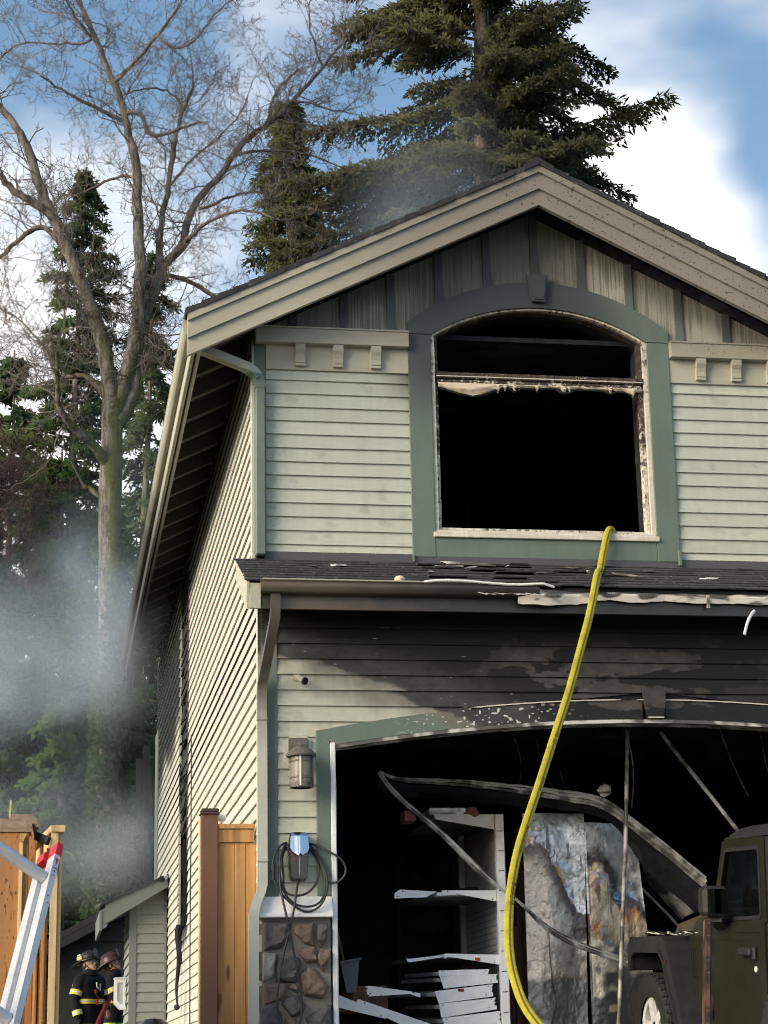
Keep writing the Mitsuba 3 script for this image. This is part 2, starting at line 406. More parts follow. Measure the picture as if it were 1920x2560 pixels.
def thing(name, label, cat, group=None):
    key = numbered(name)
    labels[key] = {'label': label, 'category': cat}
    if group: labels[key]['group'] = group
    return key


def ru():
    return (random.random(), random.random())


def B(x0, x1, y0, y1, z0, z1):
    b = trimesh.creation.box(extents=(x1 - x0, y1 - y0, z1 - z0))
    b.apply_translation(((x0 + x1) / 2, (y0 + y1) / 2, (z0 + z1) / 2))
    return b


def BV(x0, x1, y0, y1, z0, z1, c=.004):
    """box with chamfered edges"""
    pts = []
    for sx, ax, bx in ((1, x0, x1),):
        for X in (x0, x1):
            for Y in (y0, y1):
                for Z in (z0, z1):
                    dx, dy, dz = (c if X == x0 else -c), (c if Y == y0 else -c), (c if Z == z0 else -c)
                    pts += [(X, Y + dy, Z + dz), (X + dx, Y, Z + dz), (X + dx, Y + dy, Z)]
    return trimesh.convex.convex_hull(np.array(pts))


def cat(*ms):
    return trimesh.util.concatenate([m for m in ms])


def prism(poly, y0, y1, axis='y'):
    """extrude a polygon given in (x,z) along y, in (y,z) along x, or in (x,y) along z"""
    poly = poly if isinstance(poly, Polygon) or hasattr(poly, 'geoms') else Polygon(poly)
    out = []
    for g in getattr(poly, 'geoms', [poly]):
        if g.is_empty or g.area < 1e-7: continue
        m = trimesh.creation.extrude_polygon(g.buffer(0), abs(y1 - y0), engine='earcut')
        v = m.vertices.copy(); w = v[:, 2] + min(y0, y1)
        if axis == 'y':
            m = trimesh.Trimesh(np.stack([v[:, 0], w, v[:, 1]], 1), m.faces[:, ::-1], process=False)
        elif axis == 'x':
            m = trimesh.Trimesh(np.stack([w, v[:, 0], v[:, 1]], 1), m.faces, process=False)
        else:
            m = trimesh.Trimesh(np.stack([v[:, 0], v[:, 1], w], 1), m.faces, process=False)
        out.append(m)
    return cat(*out)


def frames(P):
    P = np.asarray(P, float)
    t = np.gradient(P, axis=0)
    t /= np.linalg.norm(t, axis=1, keepdims=True) + 1e-12
    a = np.array([0.31, -0.9, 0.2]) if abs(t[0] @ np.array([0.31, -0.9, 0.2])) < .93 else np.array([1.0, .1, 0])
    U = np.zeros_like(P); u = np.cross(t[0], a); u /= np.linalg.norm(u)
    for i in range(len(P)):
        u = u - (u @ t[i]) * t[i]; u /= np.linalg.norm(u); U[i] = u
    return t, U, np.cross(t, U)


def spline(P, n):
    P = np.asarray(P, float)
    from scipy.interpolate import CubicSpline
    s = np.r_[0, np.cumsum(np.linalg.norm(np.diff(P[:, :3], axis=0), axis=1))]
    return CubicSpline(s, P)(np.linspace(0, s[-1], n))


def tube(P, r, n=8, caps=True, flat=(1, 1), prof=None, frame=None):
    P = np.asarray(P, float); k = len(P)
    r = np.broadcast_to(np.asarray(r, float), (k,))
    t, U, V = frames(P) if frame is None else frame
    a = np.arange(n) / n * 2 * np.pi
    q = np.stack([np.cos(a) * flat[0], np.sin(a) * flat[1]], 1) if prof is None else np.asarray(prof, float)
    n = len(q)
    v = P[:, None] + r[:, None, None] * (q[None, :, :1] * U[:, None] + q[None, :, 1:] * V[:, None])
    v = v.reshape(-1, 3)
    i, j = np.meshgrid(np.arange(k - 1), np.arange(n), indexing='ij')
    i, j = i.ravel(), j.ravel(); j2 = (j + 1) % n
    a0, b0, c0, d0 = i * n + j, i * n + j2, (i + 1) * n + j2, (i + 1) * n + j
    f = np.vstack([np.stack([a0, b0, c0], 1), np.stack([a0, c0, d0], 1)])
    if caps:
        v = np.vstack([v, P[:1], P[-1:]])
        e = np.arange(n); e2 = (e + 1) % n
        f = np.vstack([f, np.stack([e2, e, e * 0 + k * n], 1), np.stack([(k - 1) * n + e, (k - 1) * n + e2, e * 0 + k * n + 1], 1)])
    return trimesh.Trimesh(v, f, process=False)


SQ = [(-1, -1), (1, -1), (1, 1), (-1, 1)]


def bar(p0, p1, w, h):
    """rectangular bar between two points (w across, h in the other direction)"""
    p0, p1 = np.array(p0, float), np.array(p1, float)
    t = (p1 - p0) / np.linalg.norm(p1 - p0)
    up = np.array([0, 0, 1.0]) if abs(t[2]) < .9 else np.array([0, 1.0, 0])
    u = np.cross(t, up); u /= np.linalg.norm(u); v = np.cross(t, u)
    return trimesh.convex.convex_hull(np.array([p + sx * u * w / 2 + sy * v * h / 2 for p in (p0, p1) for sx in (-1, 1) for sy in (-1, 1)]))


def lathe(prof, n=24, center=(0, 0, 0), axis='z'):
    m = trimesh.creation.revolve(np.array(prof, float), sections=n)
    if axis == 'x': m.apply_transform(trimesh.transformations.rotation_matrix(np.pi / 2, [0, 1, 0]))
    if axis == 'y': m.apply_transform(trimesh.transformations.rotation_matrix(np.pi / 2, [1, 0, 0]))
    m.apply_translation(center)
    return m


def sph(p, r, n=16):
    return m3.Manifold.sphere(float(r), n).translate(tuple(map(float, p)))


def bone(p0, r0, p1, r1, n=16):
    return m3.Manifold.batch_hull([sph(p0, r0, n), sph(p1, r1, n)])


def union(parts):
    return m3.Manifold.batch_boolean(parts, m3.OpType.Add)


def to_tm(man):
    m = man.to_mesh()
    return trimesh.Trimesh(np.array(m.vert_properties)[:, :3], np.array(m.tri_verts), process=False)


def soft(man, length, it=8):
    m = to_tm(man.refine_to_length(length))
    m.merge_vertices()
    trimesh.smoothing.filter_taubin(m, lamb=.5, nu=.53, iterations=it)
    return m


def struct(name, mesh, m, smooth=False):
    return obj(name, mesh, m, smooth=smooth, kind='structure')


# ------------------------------------------------------------------ ground
def gz(x, y):
    drive = -0.24 + 0.1 * np.minimum(y + .6, 0)
    z = np.where(y < -.6, np.maximum(drive, -1.85), -0.24 + 0.0 * y)
    return z


gx, gy = np.meshgrid(np.r_[-400, -120, -40, np.linspace(-14, 14, 29), 40, 120, 400], np.r_[-400, -120, -50, np.linspace(-22, 40, 63), 80, 160, 500], indexing='ij')
gv = np.stack([gx, gy, gz(gx, gy) - .02], -1).reshape(-1, 3)
nx_, ny_ = gx.shape
ii, jj = np.meshgrid(np.arange(nx_ - 1), np.arange(ny_ - 1), indexing='ij')
a_ = (ii * ny_ + jj).ravel()
struct('ground', (gv, np.stack([a_, a_ + ny_, a_ + ny_ + 1, a_ + 1], 1)), 'ground', smooth=True)
dy_ = np.linspace(-16.5, -.45, 34)
dv = np.array([(x, y, float(gz(0, y)) + .012) for y in dy_ for x in (.2, 6.2)])
a_ = np.arange(33) * 2
struct('driveway', (dv, np.stack([a_, a_ + 1, a_ + 3, a_ + 2], 1)), 'concrete')

# ------------------------------------------------------------------ house
H = thing('house', 'two storey green and cream house with burnt garage and gable window', 'house')
APX, APZ, SL, EAVE = 2.275, 6.983, 0.494, -0.559
ROOFR = 5.11


def roof_z(x):
    return APZ - SL * abs(x - APX)


def board(x0, x1, z0, z1, y, t0=.024, t1=.003, axis='x', seg=1, wob=0.0, x1t=None, x0t=None):
    """one lap board: thick at its lower edge. axis x: on the street face (outwards -y); axis y: on the side wall (outwards -x)"""
    n = seg + 1
    s = np.linspace(0, 1, n)
    xb = x0 + (x1 - x0) * s
    xt = (x0 if x0t is None else x0t) + ((x1 if x1t is None else x1t) - (x0 if x0t is None else x0t)) * s
    w = wob * np.cumsum(rng.normal(0, 1, n)) / max(1, seg) ** .5 if wob else np.zeros(n)
    w = w - np.linspace(w[0], w[-1], n)
    prof = [(xb, z0 + w, t0), (xt, z1 + w * 0.3, t1), (xt, z1 + w * 0.3, -.012), (xb, z0 + w, -.012)]
    v = np.stack([np.stack([a, np.full(n, y) - o, z], 1) if axis == 'x' else np.stack([np.full(n, y) - o, a, z], 1) for a, z, o in prof], 1).reshape(-1, 3)
    i, j = np.meshgrid(np.arange(seg), np.arange(4), indexing='ij')
    i, j = i.ravel(), j.ravel(); j2 = (j + 1) % 4
    q = np.stack([i * 4 + j, i * 4 + j2, (i + 1) * 4 + j2, (i + 1) * 4 + j], 1)
    f = np.vstack([q[:, [0, 1, 2]], q[:, [0, 2, 3]], [[0, 2, 1], [0, 3, 2]], [[4 * seg, 4 * seg + 1, 4 * seg + 2], [4 * seg, 4 * seg + 2, 4 * seg + 3]]])
    m = trimesh.Trimesh(v, f, process=False)
    return m


# --- window opening and arch
WX, WH, WZ0, WSP, WRISE = 2.322, 0.905, 3.925, 5.59, 0.265


def arc(cx, half, z0, rise, n=25, lo=-1.0, hi=1.0):
    R = (half * half + rise * rise) / (2 * rise)
    x = np.linspace(lo, hi, n) * half
    return [(cx + a, z0 + np.sqrt(R * R - a * a) - (R - rise)) for a in x]


def win_poly(grow=0.0):
    a = arc(WX, WH + grow, WSP, WRISE + grow * .4)
    return Polygon([(WX + WH + grow, WZ0 - grow), (WX - WH - grow, WZ0 - grow)] + a)


WIN = win_poly()
OUT_ARC = arc(WX, 1.088, 5.69, .385)
# --- garage opening
GX, GJ, GH = 2.995, 0.546, 2.449
G_IN = lambda n=41: arc(GX, GH, 2.19, .208, n)
G_OUT = lambda n=41: arc(GX, 2.591, 2.292, .25, n)
GAR = Polygon([(GX + GH, -.3), (GX - GH, -.3)] + G_IN())
G_OUTP = Polygon([(GX + 2.591, -.3), (GX - 2.591, -.3)] + G_OUT())

# sheathing behind the boards
F1 = Polygon([(0.02, 3.3), (4.53, 3.3), (4.53, 5.68), (APX, 6.80), (0.02, 5.68)]).difference(WIN.buffer(.012))
obj('front_wall', prism(F1, .012, .14), 'char', H)
F2 = Polygon([(0.02, -.24), (5.97, -.24), (5.97, 3.3), (0.02, 3.3)]).difference(GAR.buffer(.004))
obj('garage_wall', prism(F2, -.388, -.25), 'char', H)
fw, gw = H + '__front_wall', H + '__garage_wall'
# upper boards
zs = [5.25] + [5.166 - .1121 * k for k in range(13)] + [3.757]
for a0, a1 in zip(zs[:-1], zs[1:]):
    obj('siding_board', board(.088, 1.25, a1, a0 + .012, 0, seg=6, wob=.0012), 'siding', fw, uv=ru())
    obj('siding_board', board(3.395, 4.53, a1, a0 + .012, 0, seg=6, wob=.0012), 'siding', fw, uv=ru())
# lower boards
zl = [3.30, 3.20] + [3.0725 - .11755 * k for k in range(18)]
for a0, a1 in zip(zl[:-1], zl[1:]):
    if a1 < 1.05: a1 = 1.05
    if a0 <= 1.06: break
    if a1 > 2.545:
        obj('siding_board', board(.118, 5.87, a1, a0 + .012, -.4, seg=26, wob=.0022), 'siding', gw, uv=ru())
    elif a0 > 2.31:
        xe = GX - 2.591 * math.sqrt(max(0, (2.542 - a1) / .25)) + .05
        xt_ = GX - 2.591 * math.sqrt(max(0, (2.542 - a0 - .012) / .25)) + .05
        xe = max(xe, .44); xt_ = min(max(xt_, xe), GX)
        obj('siding_board', board(.118, min(xe, GX), a1, a0 + .012, -.4, seg=6, wob=.0015, x1t=xt_), 'siding', gw, uv=ru())
        obj('siding_board', board(max(2 * GX - xe, GX), 5.87, a1, a0 + .012, -.4, seg=6, wob=.0015, x0t=2 * GX - xt_), 'siding', gw, uv=ru())
    else:
        obj('siding_board', board(.118, .43, a1, a0 + .012, -.4), 'siding', gw, uv=ru())
        obj('siding_board', board(5.56, 5.87, a1, a0 + .012, -.4), 'siding', gw, uv=ru())
# gable panels and battens
bat = [-.12, .277, .688, 1.071, 1.471, 1.874, 2.276, 2.669, 3.068, 3.484, 3.887, 4.29, 4.69]
for a, b in zip(bat[:-1], bat[1:]):
    a_x, b_x = max(a, .0), min(b, 4.55)
    pl = Polygon([(0, 5.45), (4.55, 5.45), (4.55, roof_z(4.55) - .3), (APX, APZ - .3), (0, roof_z(0) - .3)]).intersection(sbox(a_x, 5.4, b_x, 7)).difference(WIN.buffer(.02))
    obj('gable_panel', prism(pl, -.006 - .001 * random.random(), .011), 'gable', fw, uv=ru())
    if .2 < a < 4.5:
        bp = sbox(a, 5.58, a + .064, max(5.6, roof_z(a + .03) - .3)).difference(WIN.buffer(.03))
        obj('batten', prism(bp, -.030, -.007), 'trim', fw, uv=(.9, random.random()))
# window casing
W = numbered(H + '__window')
obj('casing', BV(1.235, WX - WH + .004, -.04, .0, 3.735, 5.588), 'trim', W, uv=(.2, 0))
obj('casing', BV(WX + WH - .004, 3.409, -.041, .0, 3.735, 5.588), 'trim', W, uv=(.2, .3))
obj('casing', BV(WX - WH + .006, WX + WH - .006, -.036, .0, 3.738, WZ0 - .03), 'trim', W, uv=(.1, .6))
inner = arc(WX, WH - .004, WSP, WRISE)
obj('arch_casing', prism(Polygon([(1.235, 5.592)] + OUT_ARC + [(3.409, 5.592), (WX + WH - .004, 5.592)] + inner[::-1] + [(WX - WH + .004, 5.592)]), -.043, .0), 'trim', W, uv=(.5, 0))
obj('keystone', prism([(2.229, 6.13), (2.408, 6.13), (2.374, 5.895), (2.268, 5.895)], -.085, -.044), 'trim', W, uv=(.6, .2))
obj('keystone_face', prism([(2.250, 6.112), (2.388, 6.112), (2.360, 5.912), (2.283, 5.912)], -.095, -.0852), 'trim', W, uv=(.6, .2))
# bare frame
ring = win_poly(-.002).difference(win_poly(-.036))
obj('frame', prism(ring, -.02, .05), 'burntwood', W, uv=(.62, 0))
ring2 = win_poly(-.040).difference(win_poly(-.066))
obj('inner_frame', prism(ring2, .015, .10), 'burntwood', W, uv=(.0, 0))
obj('reveal', prism(win_poly(-.0365).difference(win_poly(-.046)), .10, .30), 'char', W)
obj('sill', cat(BV(WX - WH - .012, WX + WH + .012, -.062, .02, WZ0 - .028, WZ0 + .012), B(WX - WH + .02, WX + WH - .02, -.05, .0, WZ0 + .013, WZ0 + .03)), 'burntwood', W, uv=(1.0, 0))
for i in range(9):
    x = 1.47 + i * .195
    obj('mullion', BV(x, x + .192, -.015 - .003 * random.random(), .06, 5.232, 5.283, .004), 'burntwood', W, uv=(.0, 0))
obj('mullion_edge', B(1.465, 3.18, -.024, -.016, 5.243, 5.250), 'burntwood', W, uv=(1.0, 0))
obj('lower_rail', BV(1.47, 3.175, .0, .07, 5.19, 5.228, .004), 'burntwood', W, uv=(.15, 0))
# frieze and corbels
for x0, x1, cx in ((.003, 1.234, [.319, .623, .928]), (3.411, 4.62, [3.628, 3.931, 4.235, 4.54])):
    obj('frieze', BV(x0, x1, -.10, .0, 5.455, 5.575, .003), 'cream', fw, uv=ru())
    obj('frieze_cap', B(x0 - .004 * (x0 < 1), x1, -.106, .0, 5.5765, 5.590), 'cream', fw, uv=(.9, 0))
    obj('corbel_band', B(max(x0, .088), min(x1, 4.53), -.030, .0, 5.252, 5.4545), 'cream', fw, uv=(.9, 0))
    for c in cx:
        prof = [(-.030, 5.452), (-.092, 5.452), (-.098, 5.435), (-.094, 5.405), (-.074, 5.372), (-.066, 5.340), (-.068, 5.312), (-.072, 5.310), (-.072, 5.300), (-.064, 5.298), (-.066, 5.276), (-.030, 5.276)]
        obj('corbel', prism(prof, c, c + .079, 'x'), 'cream', fw, uv=(.4 + .3 * random.random(), 0))
# corner boards
obj('corner_board', BV(-.002, .086, -.024, .0, 3.70, 5.455), 'trim', fw, uv=(.1, 0))
obj('corner_edge', B(-.024, -.003, -.02, .09, 3.70, 5.5), 'siding', fw, uv=(1, 0))
obj('corner_board', BV(.0, .122, -.427, -.4, 1.05, 3.3), 'trim', gw, uv=(.1, 0))
obj('corner_edge', B(-.024, -.001, -.425, -.31, -.2, 3.3), 'siding', gw, uv=(1, 0))
obj('flashing', B(.0, 4.55, -.034, .011, 3.69, 3.756), 'flashing', fw)
obj('flashing_end', cat(BV(3.385, 3.412, -.07, -.042, 3.70, 3.83), BV(1.232, 1.25, -.06, -.042, 3.69, 3.75)), 'trim', fw, uv=(.2, 0))
# garage casing
obj('casing', BV(.404, .508, -.44, -.4, 1.09, 2.289), 'trim', gw, uv=(.1, .1))
obj('casing', BV(5.482, 5.586, -.44, -.4, 1.09, 2.289), 'trim', gw, uv=(.1, .1))
obj('jamb', cat(BV(.5095, .5455, -.452, -.28, -.24, 2.205), BV(.5465, .556, -.40, -.28, -.24, 2.172)), 'white', gw)
obj('jamb', BV(5.4445, 5.4805, -.452, -.28, -.24, 2.178), 'white', gw)
full = Polygon(G_OUT() + G_IN()[::-1])
for s_, sel in ((0, sbox(0, 2, 2.906, 4)), (1, sbox(3.086, 2, 6, 4))):
    obj('arch_casing', prism(full.intersection(sel), -.444, -.4), 'trim', gw, uv=(.1, .1 + s_))
soff = G_IN()
lip = [(x, z - .028) for x, z in soff]
obj('arch_soffit', prism(Polygon(soff + lip[::-1]), -.440, -.26), 'greymetal', gw, uv=(.2, 0))
fl = G_OUT()
obj('arch_flashing', cat(*[bar((a[0], -.452, a[1] + .004), (b[0], -.452, b[1] + .004), .012, .008) for a, b in zip(fl[9:-1], fl[10:]) if random.random() > .08]), 'rustwhite', gw)
obj('keystone', prism([(2.905, 2.628), (3.087, 2.628), (3.060, 2.398), (2.932, 2.398)], -.49, -.4445), 'trim', gw, uv=(.4, 0))
obj('keystone_edge', B(2.936, 3.058, -.494, -.4901, 2.400, 2.409), 'rustwhite', gw)
# stone plinth
PL = numbered(H + '__stone_plinth')
obj('mortar', B(.0, .494, -.445, -.389, -.24, .94), 'mortar', PL)
obj('ledge', cat(trimesh.convex.convex_hull(np.array([(-.03, -.43, 1.085), (.506, -.43, 1.085), (-.03, -.45, 1.085), (.506, -.45, 1.085), (-.03, -.505, .965), (.506, -.505, .965), (-.03, -.40, .965), (.506, -.40, .965)])),
                 BV(-.052, .506, -.525, -.40, .934, .964, .004)), 'white', PL)
STONES = [((.024, .909), (.183, .901), (.189, .779), (.127, .719), (.019, .706), .45), ((.260, .900), (.371, .900), (.373, .737), (.300, .758), (.225, .833), .05), ((.406, .893), (.469, .892), (.464, .776), (.418, .723), (.398, .777), .55),
          ((.258, .717), (.377, .730), (.383, .622), (.313, .616), (.279, .663), .12), ((.432, .702), (.481, .702), (.477, .627), (.437, .554), (.383, .628), .05), ((.006, .686), (.092, .685), (.074, .511), (.005, .492), 1.0),
          ((.113, .678), (.251, .657), (.278, .609), (.243, .482), (.098, .484), (.098, .578), .6), ((.320, .589), (.382, .568), (.478, .452), (.428, .366), (.304, .388), (.264, .522), .0), ((.022, .471), (.174, .476), (.180, .429), (.138, .363), (.021, .331), .2),
          ((.205, .476), (.256, .448), (.242, .408), (.187, .443), .22), ((.166, .383), (.256, .395), (.310, .321), (.282, .261), (.213, .242), (.138, .336), .62), ((-.006, .305), (.104, .310), (.138, .270), (.131, .150), (-.013, .150), .72),
          ((.462, .325), (.490, .318), (.485, .159), (.337, .161), (.310, .234), .55), ((.158, .227), (.227, .229), (.250, .153), (.158, .144), .3), ((.02, .13), (.14, .13), (.16, -.05), (.02, -.05), .5), ((.18, .12), (.30, .13), (.31, -.06), (.19, -.06), .1), ((.33, .14), (.48, .14), (.48, -.05), (.34, -.06), .6)]
for s_ in STONES:
    pts, tone = np.array(s_[:-1]), s_[-1]
    c = pts.mean(0)
    base = c + (pts - c) * 1.06
    mid = c + (pts - c) * (.97 + rng.normal(0, .02, (len(pts), 1)))
    top = c + (pts - c) * .68 + rng.normal(0, .012, pts.shape)
    P = [(x, -.440, z) for x, z in base] + [(x, -.468 - .012 * random.random(), z) for x, z in mid] + [(x, -.492 - .026 * random.random(), z) for x, z in top]
    mm = trimesh.convex.convex_hull(np.array(P))
    mm = mm.subdivide().subdivide().subdivide()
    d = (meshkit.fbm(mm.vertices * 24 + 3 + 9 * tone, 4) - .5) * .034
    mm.vertices[:, 1] -= d * (mm.vertices[:, 1] < -.45)
    obj('stone', mm, 'stone', PL, smooth=True, uv=(tone, random.random()))
for s_ in (((-.43, .895), (-.33, .885), (-.33, .75), (-.42, .74), .1), ((-.43, .70), (-.34, .69), (-.34, .52), (-.43, .50), .5), ((-.43, .46), (-.34, .45), (-.34, .30), (-.43, .29), .1)):
    pts, tone = np.array(s_[:-1]), s_[-1]
    P = [(x, y, z) for y, z in pts for x in (0, -.03 - .012 * random.random())]
    obj('stone', trimesh.convex.convex_hull(np.array(P)), 'stone', PL, uv=(tone, .3))

# --- side wall
obj('side_wall', cat(B(.02, .14, .0, 14.2, 3.3, 5.72), B(.02, .14, -.4, 7.4, -.3, 3.3), B(.02, .14, 8.95, 14.2, -.3, 3.3), B(.02, .14, 7.4, 8.95, 2.55, 3.3), B(.02, .14, 7.4, 8.95, -.3, 1.42)), 'char', H)
sw = H + '__side_wall'
z = -.2
k = 0
while z < 5.62:
    z1 = z + .1166
    y0 = -.40 if z1 < 3.32 else 0.0
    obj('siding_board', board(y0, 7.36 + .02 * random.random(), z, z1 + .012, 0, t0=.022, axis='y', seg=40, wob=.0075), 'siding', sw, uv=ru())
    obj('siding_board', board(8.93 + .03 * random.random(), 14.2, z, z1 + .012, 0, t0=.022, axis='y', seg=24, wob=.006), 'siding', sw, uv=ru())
    if z > 2.55 and random.random() > (.5 if 3.4 < z < 4.5 else 0):
        e = 8.9 if random.random() > .3 else 7.9 + .8 * random.random()
        obj('siding_board', board(7.42, e, z, z1 + .012, .014, t0=.02, axis='y', seg=10, wob=.006), 'charboard', sw, label='charred lap board beside the burnt slot')
    elif z < 1.4:
        obj('siding_board', board(7.37, 8.92, z, z1 + .012, 0, t0=.02, axis='y', seg=8, wob=.004), 'siding', sw, uv=ru())
    z = z1
    k += 1
obj('corner_board', BV(-.03, .0, 13.55, 14.25, -.2, 4.6), 'graygreen', sw)
obj('trim_edge', B(-.026, -.0, 7.33, 7.362, 2.2, 5.3), 'cream', sw, uv=(1, 0))
for i in range(16):
    zz = 2.4 + 2.4 * random.random(); yy = 7.36 + .25 * random.random()
    obj('splinter', bar((-.01, yy, zz), (-.04 - .06 * random.random(), yy - .05 + .25 * random.random(), zz - .35 * random.random()), .02, .012), 'char' if random.random() < .7 else 'cream', sw)
# burnt frames at the far corner
for (y, x, z0, z1) in ((14.4, -.12, 2.2, 4.5), (14.9, -.05, 1.0, 4.2), (15.3, -.18, 3.3, 4.45), (14.5, -.28, 3.2, 3.35)):
    obj('burnt_stud', bar((x, y, z0), (x - .03, y + .1, z1), .09, .07), 'char', sw)

# --- main roof
zt = roof_z
R = numbered(H + '__roof')
obj('deck', cat(prism([(EAVE + .02, zt(EAVE) - .05), (APX, APZ - .05), (ROOFR - .02, zt(ROOFR) - .05), (ROOFR - .02, zt(ROOFR) - .085), (APX, APZ - .085), (EAVE + .02, zt(EAVE) - .085)], -.38, 13.6)), 'char', R)
n_c = 23
for side_ in (-1, 1):
    for i in range(n_c):
        t0, t1 = i / n_c, (i + 1.25) / n_c
        L = (APX - EAVE) + .02
        xa = APX + side_ * L * (1 - t0); xb = APX + side_ * L * max(0, 1 - t1)
        za, zb = APZ - SL * abs(xa - APX), APZ - SL * abs(xb - APX)
        pr = [(xa, za - .048), (xa, za + .004), (xb, zb - .012), (xb, zb - .047)]
        yf = -.452 - .018 * random.random()
        obj('shingle_course', prism(Polygon(pr).buffer(0), yf, 13.62), 'shingle', R, uv=ru())
obj('ridge_cap', prism([(APX - .13, APZ - .06), (APX, APZ + .012), (APX + .13, APZ - .06), (APX, APZ - .01)], -.462, 13.6), 'shingle', R)
# rake boards: three, each proud of the one below
for side_ in (-1, 1):
    xe = EAVE if side_ < 0 else ROOFR
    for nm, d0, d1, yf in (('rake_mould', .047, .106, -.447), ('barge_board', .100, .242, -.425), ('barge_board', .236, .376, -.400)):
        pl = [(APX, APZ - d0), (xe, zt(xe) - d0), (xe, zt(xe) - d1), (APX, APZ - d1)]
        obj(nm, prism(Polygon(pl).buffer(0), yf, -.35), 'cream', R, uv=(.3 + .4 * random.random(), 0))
# rafters and soffit blocks
for i in range(22):
    y = .12 + i * .61
    if y > 12.9: break
    pl = [(-.47, zt(-.47) - .086), (.02, zt(.02) - .086), (.02, zt(.02) - .215), (-.47, zt(-.47) - .215)]
    obj('rafter', prism(pl, y, y + .088), 'rafter', R)
    obj('vent_block', cat(B(-.03, .018, y + .09, y + .60, 5.60, 5.79)), 'char', R)
for i in range(24):
    yy = -.2 + .25 * (i // 2) + .09 * (i % 2)
    obj('vent_hole', B(-.036, -.0302, yy, yy + .045, 5.66, 5.74), 'black', R) if i < 12 else None
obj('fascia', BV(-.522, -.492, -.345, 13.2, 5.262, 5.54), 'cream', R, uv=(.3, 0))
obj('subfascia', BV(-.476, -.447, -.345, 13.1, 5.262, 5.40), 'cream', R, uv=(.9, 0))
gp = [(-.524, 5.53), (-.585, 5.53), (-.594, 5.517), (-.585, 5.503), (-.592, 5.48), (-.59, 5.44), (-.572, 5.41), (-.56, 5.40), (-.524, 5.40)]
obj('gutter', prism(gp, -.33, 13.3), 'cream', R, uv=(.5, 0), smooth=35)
for i in range(14):
    y = 12.4 + 1.4 * random.random(); x = -.55 + .55 * random.random()
    obj('torn_edge', bar((x, 12.3, zt(x) - .1 - .1 * random.random()), (x + .05 * random.random(), y + .3, zt(x) - .12 - .35 * random.random()), .07, .02), 'char', R)

# --- downspouts (rectangular)
REC = [(-1, -.75), (-.2, -.75), (0, -.68), (.2, -.75), (1, -.75), (1, .75), (-1, .75)]


def spout(path, w, parent, name, m='spout'):
    P = np.array(path, float)
    t = np.gradient(P, axis=0); t /= np.linalg.norm(t, axis=1, keepdims=True)
    U = np.zeros_like(P)
    for i in range(len(P)):
        u = np.array([1.0, 0, 0]) if abs(t[i][2]) > .45 else np.array([0, -1.0, 0])
        u = u - (u @ t[i]) * t[i]; U[i] = u / np.linalg.norm(u)
    V = np.cross(t, U)
    if V[-1][1] > 0: V = -V
    return obj(name, tube(P, w, prof=REC, frame=(t, U, V)), m, parent)


DS = numbered(H + '__downspout')
obj('outlet_arm', bar((-.47, -.20, 5.345), (-.055, -.115, 5.218), .085, .066), 'cream', DS, uv=(.6, 0))
obj('elbow', cat(*[bar(a, b, .084, .066) for a, b in zip([(-.075, -.118, 5.224), (-.02, -.09, 5.196), (.015, -.078, 5.16), (.032, -.07, 5.115)], [(-.015, -.088, 5.193), (.018, -.078, 5.157), (.034, -.07, 5.11), (.038, -.068, 5.07)])]), 'spout', DS)
obj('pipe', BV(.0, .076, -.098, -.03, 3.715, 5.10, .008), 'spout', DS)
obj('open_end', BV(.005, .071, -.112, -.034, 3.700, 3.716, .003), 'black', DS)
DS2 = numbered(H + '__downspout')
path = [(.062, -.86, 3.255), (.062, -.86, 3.12), (.060, -.84, 3.05), (.045, -.78, 2.95), (.02, -.60, 2.76), (.006, -.50, 2.66), (.002, -.465, 2.58), (.002, -.462, 2.4), (.002, -.462, 1.9), (.002, -.462, 1.20), (.000, -.464, 1.16), (-.012, -.48, 1.11), (-.055, -.53, 1.01), (-.068, -.545, .965), (-.071, -.548, .93), (-.072, -.548, .6), (-.073, -.548, -.2)]
obj('pipe', None or tube(np.array(path), .036, prof=REC, frame=(lambda P: (np.gradient(P, axis=0), np.tile([1.0, 0, 0], (len(P), 1)), np.stack([np.zeros(len(P)), -np.abs(np.gradient(P, axis=0)[:, 2]), np.gradient(P, axis=0)[:, 1] * np.sign(-np.gradient(P, axis=0)[:, 2]) * -1], 1) / np.linalg.norm(np.gradient(P, axis=0)[:, 1:], axis=1, keepdims=True)))(np.array(path))), 'spout', DS2, smooth=30)
for zz in (2.36, 1.33):
    obj('joint_band', BV(-.037, .041, -.498, -.43, zz, zz + .03, .003), 'spout', DS2)

# ------------------------------------------------------------------ pent roof over the garage
PR = numbered(H + '__pent_roof')
PX0, PX1, PY, PZ0, PZ1 = -.15, 6.15, -.885, 3.702, 3.318
ps = (PZ0 - PZ1) / -PY
obj('deck', prism([(-.40, PZ0 - .4 * ps - .02), (-.01, PZ0 - .02), (-.01, PZ0 - .06), (-.40, PZ0 - .4 * ps - .06), (PY + .03, PZ1 - .055), (PY + .03, PZ1 - .012)][:4] + [(PY + .03, PZ1 - .05), (PY + .03, PZ1 - .008)], PX0 + .02, PX1, 'x'), 'char', PR)
SLEN = math.hypot(PY, PZ0 - PZ1)
NC = 9
tdir = np.array([0, PY, PZ1 - PZ0]) / SLEN      # downslope
nrm = np.array([0, -(PZ0 - PZ1) , -PY]) / SLEN
nrm = np.array([0, -(PZ0 - PZ1) / SLEN, -PY / SLEN])
tot = 0
